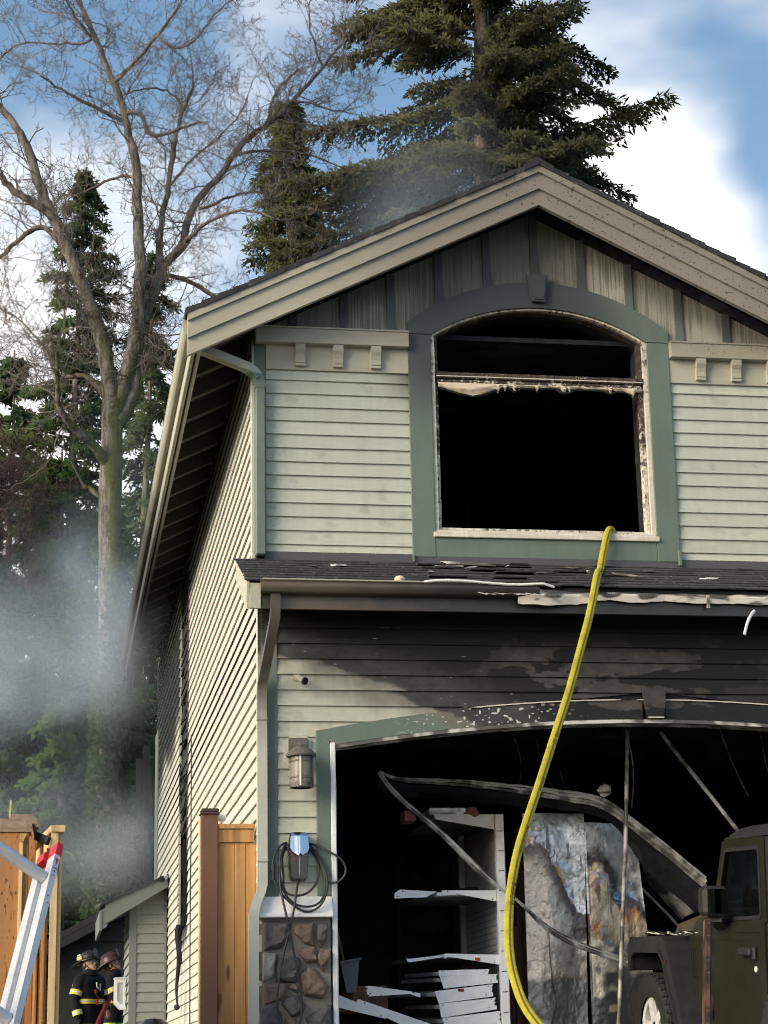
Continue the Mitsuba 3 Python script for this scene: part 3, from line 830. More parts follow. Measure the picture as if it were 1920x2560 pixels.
for r_ in range(NC):
    s0 = r_ * SLEN / NC - .03
    s1 = (r_ + 1) * SLEN / NC + (.018 if r_ == NC - 1 else 0)
    x = PX0 - .01 - .1 * (r_ % 2)
    while x < 4.6:
        w = .13 + .19 * random.random()
        xa, xb = max(x + .003, PX0 - .005), x + w
        lift = .009 + .004 * random.random()
        if 1.1 < x < 2.3 and random.random() < .45: lift += .028 * random.random()
        sk = rng.normal(0, .006)
        P = []
        for xx, ss, hh in ((xa, s0, .001), (xb, s0, .001), (xb + sk, s1, lift), (xa + sk, s1, lift + rng.normal(0, .002))):
            p = np.array([xx, 0, PZ0]) + tdir * max(ss, 0.005) + nrm * hh
            P += [p, p - nrm * .010]
        obj('shingle', trimesh.convex.convex_hull(np.array(P)), 'shingle', PR, uv=ru())
        tot += 1
        x += w
obj('shingle_field', cat(*[bar((5.38, *(np.array([0, PZ0]) + tdir[1:] * (i + .5) * SLEN / NC + nrm[1:] * .006)), (5.38 + .001, *(np.array([0, PZ0]) + tdir[1:] * (i + .5) * SLEN / NC + nrm[1:] * .006)), .1, .01) for i in range(1)] + [prism([(-.01, PZ0 + .004), (PY, PZ1 + .004), (PY, PZ1 - .006), (-.01, PZ0 - .006)], 4.62, PX1, 'x')]), 'shingle', PR)
obj('soffit', B(.0, 6.0, -.80, -.40, 3.205, 3.215), 'char', PR)
obj('fascia', BV(-.03, 6.1, -.825, -.80, 3.122, 3.292, .003), 'gutter', PR)
gpf = [(-.827, 3.318), (-.93, 3.318), (-.946, 3.312), (-.940, 3.298), (-.946, 3.285), (-.942, 3.255), (-.922, 3.232), (-.91, 3.226), (-.827, 3.226)]
obj('gutter', prism(gpf, -.05, 2.02, 'x'), 'gutter', PR, smooth=35)
obj('gutter_lip', tube([(-.04, -.95, 3.317), (.7, -.95, 3.316), (1.15, -.95, 3.315)], .006, 6), 'cream', PR)
obj('gutter_lip', tube(spline([(1.15, -.95, 3.316), (1.6, -.953, 3.317), (1.95, -.955, 3.311), (2.08, -.955, 3.313), (2.13, -.94, 3.296)], 12), .010, 6), 'white', PR)
# torn pale strip right of it
tx = np.linspace(1.86, 6.1, 120)
zb_ = 3.215 - .028 * meshkit.noise(np.stack([tx * 4, tx * 0, tx * 0], 1)) - .012 * meshkit.noise(np.stack([tx * 19, tx * 0, tx * 0 + 3], 1)) - .028 * np.exp(-((tx - 2.05) / .2) ** 2) + .02 * (tx > 2.45)
zt_ = 3.282 - .004 * meshkit.noise(np.stack([tx * 7, tx * 0 + 9, tx * 0], 1)) - .02 * np.clip((1.95 - tx) / .09, 0, 1) * 2
yy_ = -.85 - .02 * meshkit.noise(np.stack([tx * 6, tx * 0 + 5, tx * 0], 1)) - .06 * np.exp(-((tx - 2.0) / .2) ** 2)
vv, ff = [], []
for i in range(len(tx)):
    vv += [(tx[i], yy_[i], zt_[i]), (tx[i], yy_[i] - .018, (zt_[i] + zb_[i]) / 2 + .01), (tx[i], yy_[i] - .004, zb_[i]), (tx[i], yy_[i] + .012, zb_[i] + .003)]
    if i:
        o = 4 * i
        for j in range(3): ff += [(o - 4 + j, o - 3 + j, o + 1 + j), (o - 4 + j, o + 1 + j, o + j)]
obj('torn_fascia', trimesh.Trimesh(np.array(vv), np.array(ff), process=False), 'rustwhite', PR, label='pale torn strip where the gutter burnt away')
obj('gutter_bracket', cat(BV(3.32, 3.345, -.885, -.868, 3.17, 3.27, .002)), 'greymetal', PR, uv=(1, 0))
obj('gutter_shred', cat(*[bar((1.55 + .06 * i, -.948, 3.243 - .006 * (i % 2)), (1.62 + .06 * i, -.952, 3.236 - .01 * random.random()), .016, .005) for i in range(8)]), 'rustwhite', PR)
rk = [(-.005, 3.68), (-.02, 3.52), (-.40, 3.33), (-.78, 3.135), (-.875, 3.105), (-.89, 3.29), (-.885, 3.325)]
obj('rake_board', prism(rk, -.148, -.128, 'x'), 'cream', PR, uv=(1, 0))
obj('rake_return', BV(-.127, -.045, -.885, -.86, 3.11, 3.30, .003), 'cream', PR, uv=(.8, 0))

# interior: charred rooms behind the openings
obj('garage_interior', cat(B(.14, 5.86, 6.3, 6.4, -.24, 2.9), B(.145, .15, -.25, 6.3, -.24, 2.9), B(5.85, 5.95, -.25, 6.3, -.24, 2.9), B(.14, 5.86, -.25, 6.3, 2.78, 2.9)), 'char', H)
for i in range(10):
    obj('ceiling_joist', B(.16, 5.84, .2 + i * .61, .245 + i * .61, 2.55, 2.778), 'char', H + '__garage_interior')
struct('garage_floor', B(.02, 5.95, -.45, 6.4, -.30, -.235), 'concrete')
obj('bedroom_interior', cat(B(.15, 4.5, 5.0, 5.1, 2.92, 6.0), B(.142, .16, .15, 5.0, 2.92, 5.6), B(4.4, 4.5, .15, 5.0, 2.92, 5.6), B(.15, 4.5, .15, 5.0, 2.91, 2.99), B(.15, 4.5, .15, 5.0, 5.62, 5.66)), 'char', H)
obj('house_core', cat(B(5.95, 6.05, -.25, 14.2, -.3, 3.3), B(4.5, 4.6, .14, 14.2, 3.3, 5.72), B(.14, 6.0, 14.1, 14.2, -.3, 5.6), B(.14, 4.5, 6.5, 14.1, 2.9, 2.98)), 'char', H)
for i in range(8):
    obj('wall_stud', B(.3 + i * .6, .345 + i * .6, 4.9, 4.995, 2.99, 5.6), 'charboard', H + '__bedroom_interior')
for i in range(10):
    obj('wall_stud', B(.3 + i * .6, .345 + i * .6, 6.2, 6.295, -.2, 2.75), 'charboard', H + '__garage_interior')
for i in range(7):
    x_ = .8 + 4.2 * random.random(); y_ = .6 + 3 * random.random()
    obj('hanging_wire', tube(spline([(x_, y_, 2.75), (x_ + .1, y_, 2.4 - .3 * random.random()), (x_ + .35 * random.random(), y_ + .1, 2.2 - .3 * random.random())], 10), .006, 5), 'greymetal', H + '__garage_interior', uv=(-.2, 0))
obj('hanging_board', prism([(1.95, 4.0), (2.15, 3.95), (2.12, 4.42), (1.98, 4.40)], 1.7, 1.72), 'brownboard', H + '__bedroom_interior', uv=(.2, .1))

# ------------------------------------------------------------------ things on the front wall
WS = thing('window_shade', 'scorched tan window shade drooping under the window crossbar', 'window shade')
sx = np.linspace(1.475, 3.17, 90)
drop = .022 + .075 * np.exp(-((sx - 1.78) / .17) ** 2) + .03 * np.exp(-((sx - 1.6) / .12) ** 2) + .012 * meshkit.noise(np.stack([sx * 23, sx * 0, sx * 0], 1)) + .03 * (meshkit.noise(np.stack([sx * 50, sx * 0 + 4, sx * 0], 1)) > .8) + .03 * np.exp(-((sx - 3.07) / .05) ** 2)
vv, ff = [], []
K = 7
for i, x in enumerate(sx):
    for j in range(K):
        u = j / (K - 1)
        vv.append((x, -.012 - .035 * math.sin(u * 3.0) * (.4 + .6 * drop[i] / .1) + .010 * math.sin(x * 16 + j * 2.4) * (j > 0), 5.195 - drop[i] * u))
    if i:
        o = i * K
        for j in range(K - 1): ff += [(o - K + j, o - K + j + 1, o + j + 1), (o - K + j, o + j + 1, o + j)]
obj('cloth', trimesh.Trimesh(np.array(vv), np.array(ff), process=False), 'fabricburnt', WS, smooth=True)
obj('burnt_hem', tube(np.stack([sx[::3], np.full(30, -.02), 5.192 - drop[::3]], 1), .007 + .004 * rng.random(30), 5), 'char', WS)

LT = thing('wall_lantern', 'grey metal cylinder wall lantern between corner trim and garage door', 'wall lamp')
obj('mount_block', prism([(.167, 2.206), (.223, 2.262), (.311, 2.262), (.366, 2.228), (.366, 2.10), (.330, 2.03), (.200, 2.03), (.167, 2.06)], -.437, -.40), 'siding', LT, uv=(.8, .2))
obj('backplate', BV(.198, .341, -.46, -.437, 2.05, 2.236), 'lantern', LT)
obj('arm', tube([(.275, -.46, 2.19), (.275, -.53, 2.185), (.275, -.565, 2.16)], .009, 8), 'lantern', LT)
lc = (.276, -.575)
obj('hood', lathe([(0, 2.158), (.03, 2.156), (.07, 2.135), (.108, 2.098), (.112, 2.088), (.108, 2.078), (.085, 2.080), (0, 2.084)], 28, (lc[0], lc[1], 0)), 'lantern', LT, smooth=40)
obj('hood_nut', tube([(lc[0] - .01, lc[1] - .02, 2.158), (lc[0] + .012, lc[1] - .04, 2.163)], .005, 6), 'black', LT)
obj('glass_shade', lathe([(.076, 2.08), (.079, 2.0), (.079, 1.90), (.076, 1.865)], 28, (lc[0], lc[1], 0)), 'frost', LT, smooth=40)
for zz in (2.045, 1.925):
    obj('band', lathe([(.080, zz - .006), (.0845, zz - .006), (.0845, zz + .006), (.080, zz + .006), (.080, zz - .006)], 28, (lc[0], lc[1], 0)), 'lantern', LT, smooth=40)
obj('base_ring', lathe([(.078, 1.888), (.0875, 1.888), (.0865, 1.852), (.075, 1.852), (.078, 1.888)], 28, (lc[0], lc[1], 0)), 'lantern', LT, smooth=40)
for a in (-100, -20, 60, 150):
    ca, sa = math.cos(math.radians(a)), math.sin(math.radians(a))
    obj('strut', tube([(lc[0] + ca * .084, lc[1] + sa * .084, 2.085), (lc[0] + ca * .087, lc[1] + sa * .087, 1.86)], .0075, 6), 'silver' if a == -100 else 'lantern', LT)
obj('lamp_base', lathe([(0, 1.90), (.06, 1.90)], 20, (lc[0], lc[1], 0)), 'black', LT)


def bullet_camera(name, label, p, d, s=1.0, body='white'):
    t = thing(name, label, 'security camera')
    p, d = np.array(p, float), np.array(d, float) / np.linalg.norm(d)
    wall = p + np.array([0, .06, .01]) * s
    obj('base', lathe([(0, 0), (.034 * s, 0), (.034 * s, .014 * s), (0, .018 * s)], 20, (0, 0, 0), 'y').apply_translation(wall), body, t, smooth=35)
    obj('arm', tube([wall, p], .010 * s, 8), body, t)
    e = p + d * .085 * s
    obj('body', tube([p - d * .02 * s, p, p + d * .06 * s, e], np.array([.018, .024, .026, .027]) * s, 14), body, t, smooth=40)
    obj('lens_hood', tube([e - d * .004, e + d * .012 * s], .030 * s, 14), 'black', t, smooth=40)
    obj('lens', tube([e + d * .012 * s, e + d * .016 * s], .014 * s, 12), 'gloss_black', t)
    return t


bullet_camera('security_camera', 'beige bullet security camera on the sooty wall above the lantern', (.268, -.46, 2.685), (.55, -.7, -.42), .95, 'cream')
bullet_camera('security_camera', 'white bullet security camera at the top of the side bump-out roof', (-.06, 10.75, 2.27), (-.45, -.85, -.3), 1.35)
bullet_camera('security_camera', 'white security camera just behind the brown fence post cap', (-.255, -.02, 1.70), (-.75, -.55, .15), 1.1)

CH = thing('car_charger', 'black wall car charger with mirror faceplate and looped cable', 'car charger')


def rrect(x0, x1, z0, z1, r):
    return sbox(x0 + r, z0 + r, x1 - r, z1 - r).buffer(r, 6)


body = Polygon([(.198, 1.22), (.212, 1.198), (.313, 1.198), (.327, 1.22), (.340, 1.40), (.334, 1.50), (.326, 1.535), (.310, 1.545), (.222, 1.545), (.206, 1.535), (.198, 1.50), (.190, 1.40)])
bm = prism(body, -.47, -.402)
obj('body', cat(bm, trimesh.convex.convex_hull(np.array([(x, -.47, z) for x, z in body.exterior.coords] + [(.266 + (x - .266) * .86, -.505, 1.37 + (z - 1.37) * .93) for x, z in body.exterior.coords]))), 'gloss_black', CH, smooth=30)
fp = Polygon([(.197, 1.425), (.203, 1.505), (.213, 1.535), (.226, 1.541), (.306, 1.541), (.319, 1.535), (.329, 1.505), (.336, 1.425), (.322, 1.395), (.285, 1.372), (.268, 1.388), (.255, 1.368), (.215, 1.395)])
c0 = np.array(fp.buffer(-.004).exterior.coords)
fv = [(x, -.5065 - .012 * (1 - ((x - .266) / .075) ** 2) + .10 * (z - 1.42) * .2, z) for x, z in c0]
pm = prism(fp, -.5, -.496)
gp_ = trimesh.creation.triangulate_polygon(fp, engine='earcut')
fx = []
pl_ = prism(fp, 0, .003)
pl_ = pl_.subdivide().subdivide().subdivide()
v = pl_.vertices
v[:, 1] = v[:, 1] - .520 - .010 * (1 - ((v[:, 0] - .266) / .075) ** 2) + np.clip(v[:, 2] - 1.515, 0, 1) * .4 + .20 * (v[:, 2] - 1.45)
obj('faceplate', trimesh.Trimesh(v, pl_.faces, process=False), 'chrome', CH, smooth=40)
obj('seam', B(.2655, .2675, -.5075, -.5045, 1.23, 1.37), 'silver', CH)
for x, z in ((.193, 1.395), (.208, 1.372), (.226, 1.343)):
    obj('indicator', B(x, x + .008, -.512, -.500, z, z + .008), 'redled', CH)
CAB = [[(.181, -.43, 1.473), (.118, -.47, 1.431), (.076, -.49, 1.335), (.082, -.50, 1.211), (.123, -.51, 1.116), (.213, -.53, 1.020), (.310, -.53, .971), (.394, -.53, .998), (.451, -.53, 1.086), (.466, -.50, 1.210), (.439, -.48, 1.306), (.384, -.47, 1.410), (.336, -.43, 1.458)],
       [(.182, -.43, 1.460), (.137, -.47, 1.391), (.125, -.49, 1.253), (.159, -.51, 1.103), (.242, -.53, 1.020), (.326, -.54, 1.006), (.403, -.53, 1.033), (.449, -.51, 1.121), (.450, -.48, 1.238), (.413, -.46, 1.349), (.344, -.43, 1.432)],
       [(.183, -.43, 1.440), (.148, -.45, 1.350), (.154, -.47, 1.213), (.160, -.49, 1.124), (.230, -.52, 1.086), (.314, -.52, 1.102), (.384, -.50, 1.171), (.410, -.47, 1.267), (.400, -.45, 1.350), (.345, -.43, 1.419)],
       [(.336, -.43, 1.468), (.401, -.46, 1.447), (.485, -.50, 1.398), (.555, -.51, 1.356), (.603, -.51, 1.273), (.581, -.51, 1.211), (.532, -.50, 1.180), (.470, -.49, 1.187)],
       [(.266, -.47, 1.20), (.252, -.50, 1.165), (.233, -.55, 1.073), (.211, -.565, .958), (.190, -.55, .856), (.147, -.535, .688), (.116, -.535, .534), (.097, -.535, .375), (.104, -.535, .269), (.127, -.54, .189), (.16, -.55, .08), (.2, -.55, .05), (.245, -.55, .10), (.256, -.545, .187)],
       [(.123, -.50, 1.238), (.136, -.54, 1.074), (.163, -.565, .938), (.186, -.555, .822), (.216, -.54, .687), (.243, -.54, .539), (.266, -.54, .399), (.268, -.54, .273), (.256, -.545, .187)]]
for c in CAB:
    obj('cable', tube(spline(c, 40), .0085, 8), 'cable', CH, smooth=True)
obj('connector', tube([(.080, -.50, 1.31), (.078, -.50, 1.20)], .013, 10), 'black', CH)

# loose things on the pent roof
o = trimesh.creation.icosphere(2, .042); o.vertices *= [1, 1, .8]
o.vertices *= 1 + .25 * (meshkit.noise(o.vertices * 40)[:, None] - .5); o.apply_translation((.985, -.86, 3.345))
obj('debris_lump', o, 'fabricburnt', smooth=True, label='pinkish rounded lump lying above the porch gutter', cat='debris')
obj('wood_splinter', cat(bar((2.70, -.50, 3.515), (2.93, -.58, 3.475), .018, .014), bar((2.66, -.52, 3.51), (2.72, -.47, 3.53), .03, .01)), 'rustwhite', label='pale wood splinter on the shingles right of the yellow hose', cat='splinter')
ASH = ['white ash flake above the pinkish lump on the porch shingles', 'ash flake just left of the torn flashing on the porch roof', 'ash flake right of the torn flashing near the window casing', 'ash flake just left of the hose, mid slope', 'ash flake low on the porch roof under the right casing foot', 'ash flake right of the casing foot, mid slope', 'leftmost ash flake on the porch shingles', 'second ash flake from the left end of the porch shingles', 'ash flake left of the hose, above the white gutter lip', 'ash flake tucked high under the window sill casing', 'ash flake right of the hose beside the wood splinter']
for i, (x, s) in enumerate(((1.27, .60), (1.62, .35), (2.43, .30), (2.55, .45), (3.30, .8), (3.46, .62), (.41, .45), (.62, .35), (2.2, .55), (1.95, .25), (3.05, .35))):
    p = np.array([x, 0, PZ0]) + tdir * s * SLEN + nrm * .022
    mm = trimesh.convex.convex_hull(p + rng.normal(0, 1, (9, 3)) * np.array([.02 + .02 * (i % 3), .012, .006]))
    obj('ash_flake', mm, 'white' if i % 2 else 'rustwhite', label=ASH[i], cat='ash flake', group='ash flakes on the porch shingles')
obj('torn_flashing', cat(*[bar((1.42 + .02 * i, -.20 - .01 * i, 3.655 - .01 * i), (1.78 + .03 * i, -.24 - .015 * i, 3.635 - .012 * i), .05, .006) for i in range(3)], bar((1.36, -.28, 3.60), (1.58, -.29, 3.60), .045, .01)), 'greymetal', label='bent dark metal flashing torn up on the porch shingles', cat='flashing', uv=(0, 0))
hs_ = spline([(3.70, -.86, 3.16), (3.66, -.885, 3.12), (3.62, -.90, 3.05), (3.60, -.90, 2.99), (3.592, -.90, 2.965)], 14)
obj('hanging_strip', tube(hs_, .013, 8, flat=(1, .5)), 'white', smooth=True, label='curved white strip hanging below the porch eave', cat='strip')

# ------------------------------------------------------------------ fire hose
HP = np.array([(3.05, .5, 3.80), (2.971, .25, 3.90), (2.865, .02, 4.005), (2.814, -.075, 3.965), (2.743, -.12, 3.74), (2.622, -.44, 3.546), (2.462, -.90, 3.345), (2.384, -1.02, 3.123), (2.267, -1.15, 2.824), (2.124, -1.30, 2.471), (1.957, -1.50, 2.121), (1.783, -1.75, 1.777), (1.631, -2.0, 1.501), (1.508, -2.2, 1.269), (1.392, -2.45, 1.014), (1.332, -2.6, .828), (1.299, -2.7, .674), (1.283, -2.8, .499), (1.29, -2.9, .351), (1.328, -2.95, .219), (1.40, -3.0, .101), (1.56, -3.05, -.10), (1.8, -3.1, -.42), (2.1, -3.2, -.49), (3.0, -3.6, -.53)])
hp = spline(HP, 240)
ht = np.gradient(hp, axis=0); ht /= np.linalg.norm(ht, axis=1, keepdims=True)
look = np.array([-.17, -.95, -.2])
hn = look - (ht @ look)[:, None] * ht; hn /= np.linalg.norm(hn, axis=1, keepdims=True)
hb = np.cross(ht, hn)
FH = thing('fire_hose', 'yellow fire hose hanging from the burnt window over the porch roof', 'fire hose')
pa = np.linspace(0, 2 * np.pi, 20, endpoint=False)
pr = np.stack([np.cos(pa) * .030, np.sin(pa) * .017], 1)
obj('jacket', tube(hp, 1.0, prof=pr, frame=(ht, hb, hn)), 'hose', FH, smooth=50)
gr = hp - hb * .006 * 1 + hn * .0165
obj('fold_line', tube(gr[6:], .006, 6, flat=(1, .5), frame=(ht[6:], hb[6:], hn[6:])), 'groove', FH)


def on_hose(text, s_frac, height, off, bold=False, flip=False):
    """lettering along the hose, reading upwards"""
    m = meshkit.text_mesh(text, height, .0012, bold)
    L = np.r_[0, np.cumsum(np.linalg.norm(np.diff(hp, axis=0), axis=1))]
    v = m.vertices
    s = L[-1] * s_frac - v[:, 0]
    b = v[:, 1] - height / 2 + off
    idx = lambda a: np.stack([np.interp(s, L, a[:, k]) for k in range(3)], 1)
    c, B_, N_ = idx(hp), idx(hb), idx(hn)
    sgn = -1.0
    bb = sgn * b
    hh = .017 * np.sqrt(np.clip(1 - (bb / .030) ** 2, 0, 1)) + .0006 + v[:, 2]
    w = c + B_ * bb[:, None] + N_ * hh[:, None]
    f = m.faces
    mm = trimesh.Trimesh(w, f, process=False)
    obj('lettering', mm, 'ink', FH)


Ls = np.r_[0, np.cumsum(np.linalg.norm(np.diff(hp, axis=0), axis=1))]
frac = lambda z: float(np.interp(-z, -hp[:200, 2], Ls[:200]) / Ls[-1])
side_sign = -1 if hb[100][0] > 0 else 1
on_hose('SNIPER ©', frac(.84), .030, side_sign * .0135 * 1, True)
on_hose('MADE IN USA', frac(1.66), .016, side_sign * .013)
on_hose('SERVICE TEST TO 400 PSI', frac(1.20), .016, side_sign * .013)
on_hose('10-24', frac(2.02), .028, side_sign * .011)

# ------------------------------------------------------------------ fence panel by the corner
FN = thing('wood_fence', 'cedar fence panel beside the downspout with a brown composite post', 'fence')
ps_ = obj('post', BV(-.424, -.302, -.26, -.14, -.3, 1.70, .004), 'composite', FN, label='reddish brown composite post')
obj('cap', cat(BV(-.432, -.288, -.275, -.125, 1.700, 1.716, .004), BV(-.425, -.295, -.268, -.132, 1.716, 1.744, .008)), 'capdark', ps_)
obj('edge_strip', BV(-.436, -.4245, -.25, -.15, -.3, 1.68, .002), 'wood', FN, uv=(1, .4))
obj('top_cap', BV(-.300, -.030, -.25, -.15, 1.596, 1.632, .004), 'wood', FN, uv=(.35, .2))
obj('top_rail', BV(-.300, -.032, -.235, -.175, 1.498, 1.594, .003), 'wood', FN, uv=(.25, .7))
obj('backing', B(-.30, .05, -.19, -.17, -.25, 1.49), 'wood', FN, uv=(.05, .5))
for i, (a, b) in enumerate(((-.300, -.176), (-.174, -.097), (-.095, -.024), (-.022, .055))):
    obj('board', BV(a, b + .001, -.215 - .004 * (i % 2), -.195, -.25, 1.497, .004), 'wood', FN, uv=(.1 + .14 * i, .13 + .21 * i))

# ------------------------------------------------------------------ gate and posts at the left, ladder
GT = thing('fence_gate', 'unfinished cedar gate frame of pale studs beside the ladder', 'gate')
obj('stud', BV(-1.508, -1.462, -2.24, -2.20, -1.3, 1.345, .003), 'wood', GT, uv=(1, .3))
obj('stud', BV(-1.461, -1.438, -2.22, -2.10, -1.3, 1.30, .003), 'wood', GT, uv=(.9, .6))
obj('top_rail', bar((-1.466, -2.26, 1.365), (-1.62, -.9, 1.375), .085, .04), 'wood', GT, uv=(.8, .9))
obj('rail', bar((-1.475, -2.19, 1.30), (-1.60, -1.0, 1.30), .04, .09), 'wood', GT, uv=(.7, .5))
obj('rail_end', BV(-1.510, -1.425, -2.245, -2.19, 1.350, 1.388, .003), 'wood', GT, uv=(.75, .1))
for i in range(9):
    y = -2.0 + i * .13
    obj('board', BV(-1.535 - .011 * i, -1.520 - .011 * i, y, y + .128, -1.2, 1.27 - .01 * (i % 3), .002), 'wood', GT, uv=(.1 + .05 * i, .17 * i))
obj('latch', cat(bar((-1.60, -2.2, 1.325), (-1.525, -2.25, 1.285), .035, .05), bar((-1.62, -2.2, 1.40), (-1.60, -2.2, 1.30), .02, .03)), 'black', GT)


def big_post(label, x0, x1, y, top, extra):
    t = thing('fence_post', label, 'fence post')
    obj('shaft', BV(x0, x1, y, y + (x1 - x0), -1.4, top, .004), 'treated', t)
    cx, cy, h = (x0 + x1) / 2, y + (x1 - x0) / 2, (x1 - x0) / 2 + .012
    obj('cap', trimesh.convex.convex_hull(np.array([(cx + a * h * s, cy + b * h * s, zz) for a in (-1, 1) for b in (-1, 1) for s, zz in ((1.0, top + .001), (1.0, top + .032), (.97, top + .042), (.62, top + .088))])), 'capwood', t)
    if extra:
        obj('corner_strip', BV(x1 - .056, x1 - .033, y - .022, y - .001, -1.2, top - .012, .002), 'wood', t, uv=(.95, .8))
        obj('corner_strip', prism([(x1 - .056, top - .012), (x1 - .012, top - .012), (x1 - .032, top - .06), (x1 - .056, top - .06)], y - .036, y - .0225), 'wood', t, uv=(.5, .2))
    return t


big_post('orange brown treated fence post at the left edge behind the ladder rung', -1.862, -1.646, -2.3, 1.336, True)
big_post('farther capped fence post half hidden behind the left edge post', -1.79, -1.606, -1.65, 1.445, False)
obj('stake', bar((-1.790, -1.5, 1.30), (-1.778, -1.5, 1.640), .012, .012), 'wood', uv=(1, .2), label='thin pale stake above the left fence posts', cat='stake')

LD = thing('ladder', 'aluminium extension ladder with red tips in front of the fence posts', 'ladder')
top = np.array([-1.5224, -11.897, .207]); bot = np.array([-1.80, -13.1, -1.15])
ld = (bot - top) / np.linalg.norm(bot - top)
rg = np.array([-.76, -.62, .10]); rg -= (rg @ ld) * ld; rg /= np.linalg.norm(rg)
out_ = np.cross(rg, ld)
if out_[1] > 0: out_ = -out_


def chan(a, b, w, d, off, t=.002):
    """channel rail: web facing the rungs and two flanges"""
    o = off
    def slab(c0, c1, e0, e1):
        return trimesh.convex.convex_hull(np.array([p + rg * u + out_ * v for p in (a + o, b + o) for u in (c0, c1) for v in (e0, e1)]))
    return cat(slab(0, t, -d / 2, d / 2), slab(-w, -.0001, d / 2 - t, d / 2), slab(-w, -.0001, -d / 2, -d / 2 + t))


obj('rail', chan(top + ld * .02, bot, .009, .0197, out_ * .0113), 'alu', LD)
obj('rail', chan(top + ld * .05, bot, .0098, .0189, -out_ * .0094 + rg * .0078), 'alu', LD)
obj('rail', chan(top + ld * .02 + rg * .40, bot + rg * .40, .009, .0197, out_ * .0113), 'alu', LD)
obj('tip', trimesh.convex.convex_hull(np.array([top + out_ * (.0113 + v) + rg * u + ld * s for u in (-.0097, .002) for v in (-.0106, .0106) for s in (-.006, .021)])), 'red', LD)
obj('tip', trimesh.convex.convex_hull(np.array([top - out_ * (.0094 + v) + rg * (u + .0078) + ld * s for u in (-.0106, .002) for v in (-.0101, .0093) for s in (.007, .026)])), 'red', LD)
for i in range(5):
    c = top + ld * (.067 + .305 * i) + out_ * .005
    obj('rung', tube([c + rg * .003, c + rg * .40], .0103, 14), 'alu', LD, smooth=40)
obj('red_decal', trimesh.convex.convex_hull(np.array([top + out_ * e_ + rg * u + ld * s for e_ in (.0213, .0216) for u, s in ((-.0074, .030), (-.0005, .030), (-.004, .047))])), 'red', LD)
for s, u in ((.052, -.006), (.0525, -.0025), (.059, -.004), (.069, -.0033), (.115, -.0033), (.13, -.006)):
    c = top + out_ * .0212 + ld * s + rg * u
    obj('rivet', trimesh.creation.icosphere(1, .0014).apply_translation(c), 'black', LD)

# ------------------------------------------------------------------ side yard: bump-out, meter box, shed
BO = numbered(H + '__bump_out')
obj('walls', cat(prism([(-.478, -.3), (-.012, -.3), (-.012, 2.12), (-.478, 1.93)], 11.02, 12.72)), 'char', BO)
z = -.2
while z < 2.12:
    xl = -.405
    obj('siding_board', board(xl, -.028, z, min(z + .123, 2.13), 11.02), 'bumpboard', BO)
    obj('siding_board', board(11.03, 12.7, z, min(z + .123, 1.93), -.478, axis='y', seg=6, wob=.003), 'bumpboard', BO)
    z += .1195
obj('corner_board', BV(-.497, -.404, 10.99, 11.02, -.3, 1.95), 'graygreen', BO)
obj('corner_board', BV(-.060, -.027, 10.998, 11.02, -.3, 2.16), 'graygreen', BO)
obj('barge_board', prism([(-.028, 2.296), (-.81, 1.947), (-.81, 1.70), (-.74, 1.735), (-.028, 2.150)], 10.78, 10.81), 'graygreen', BO)
obj('fascia', prism([(10.79, 1.62), (10.79, 1.86), (12.9, 1.86), (12.9, 1.62)], -.875, -.845, 'x'), 'graygreen', BO)
obj('fascia_end', prism([(-.874, 1.615), (-.874, 1.86), (-.80, 1.90), (-.74, 1.76), (-.79, 1.66)], 10.80, 10.815), 'graygreen', BO)
obj('roof', prism([(-.028, 2.312), (-.87, 1.936), (-.87, 1.915), (-.028, 2.29)], 10.75, 12.9), 'shingle', BO, uv=(.3, .3))
obj('soffit', prism([(-.028, 2.20), (-.84, 1.80), (-.84, 1.79), (-.028, 2.19)], 10.82, 12.9), 'graygreen', BO)

MB = thing('meter_box', 'white meter box with a clear grey cover on the bump-out side', 'meter box')
mbp = [(-.650, 1.066), (-.515, 1.066), (-.512, .684), (-.580, .685), (-.652, .758)]
obj('case', prism(Polygon(mbp).difference(Polygon([(-.615, 1.02), (-.535, 1.02), (-.535, .75), (-.575, .75), (-.615, .80)])), 11.58, 11.60), 'white', MB)
obj('back', prism(mbp, 11.601, 11.85), 'grey_poly', MB)
obj('lid', prism([(-.655, 1.067), (-.510, 1.067), (-.510, 1.085), (-.655, 1.080)], 11.56, 11.86), 'white', MB)
obj('cover', prism([(-.614, 1.019), (-.536, 1.019), (-.536, .752), (-.575, .752), (-.614, .802)], 11.585, 11.587), 'metercase', MB)
SH = thing('shed', 'dark painted shed with a sloping roof behind the firefighters', 'shed')
shp = [(-3.2, -.3), (.2, -.3), (.2, 2.95), (-.45, 2.60), (-1.6, 1.98), (-3.2, 1.2)]
obj('wall', prism(shp, 20.4, 23), 'shed', SH)
obj('roof', prism([(.3, 3.05), (-3.4, 1.13), (-3.4, 1.02), (.3, 2.94)], 20.1, 23.2), 'shingle', SH, uv=(0, .1))
obj('barge_board', prism([(.3, 2.93), (-3.4, 1.01), (-3.4, .86), (.3, 2.78)], 20.05, 20.08), 'shed', SH)
obj('trim_board', B(-3.1, .15, 20.36, 20.398, 2.09, 2.14), 'shed', SH)
obj('burnt_drip', cat(tube(spline([(-.03, 8.4, 1.50), (-.05, 8.35, 1.35), (-.04, 8.3, 1.2), (-.06, 8.3, .9), (-.05, 8.32, .62)], 14), np.linspace(.045, .012, 14), 6), tube([(-.03, 8.2, 1.32), (-.06, 7.9, 1.28), (-.05, 7.75, 1.05)], .012, 5), trimesh.creation.icosphere(1, .035).apply_translation((-.06, 8.33, .60))), 'char', label='melted black debris hanging below the burnt slot of the side wall', cat='debris')
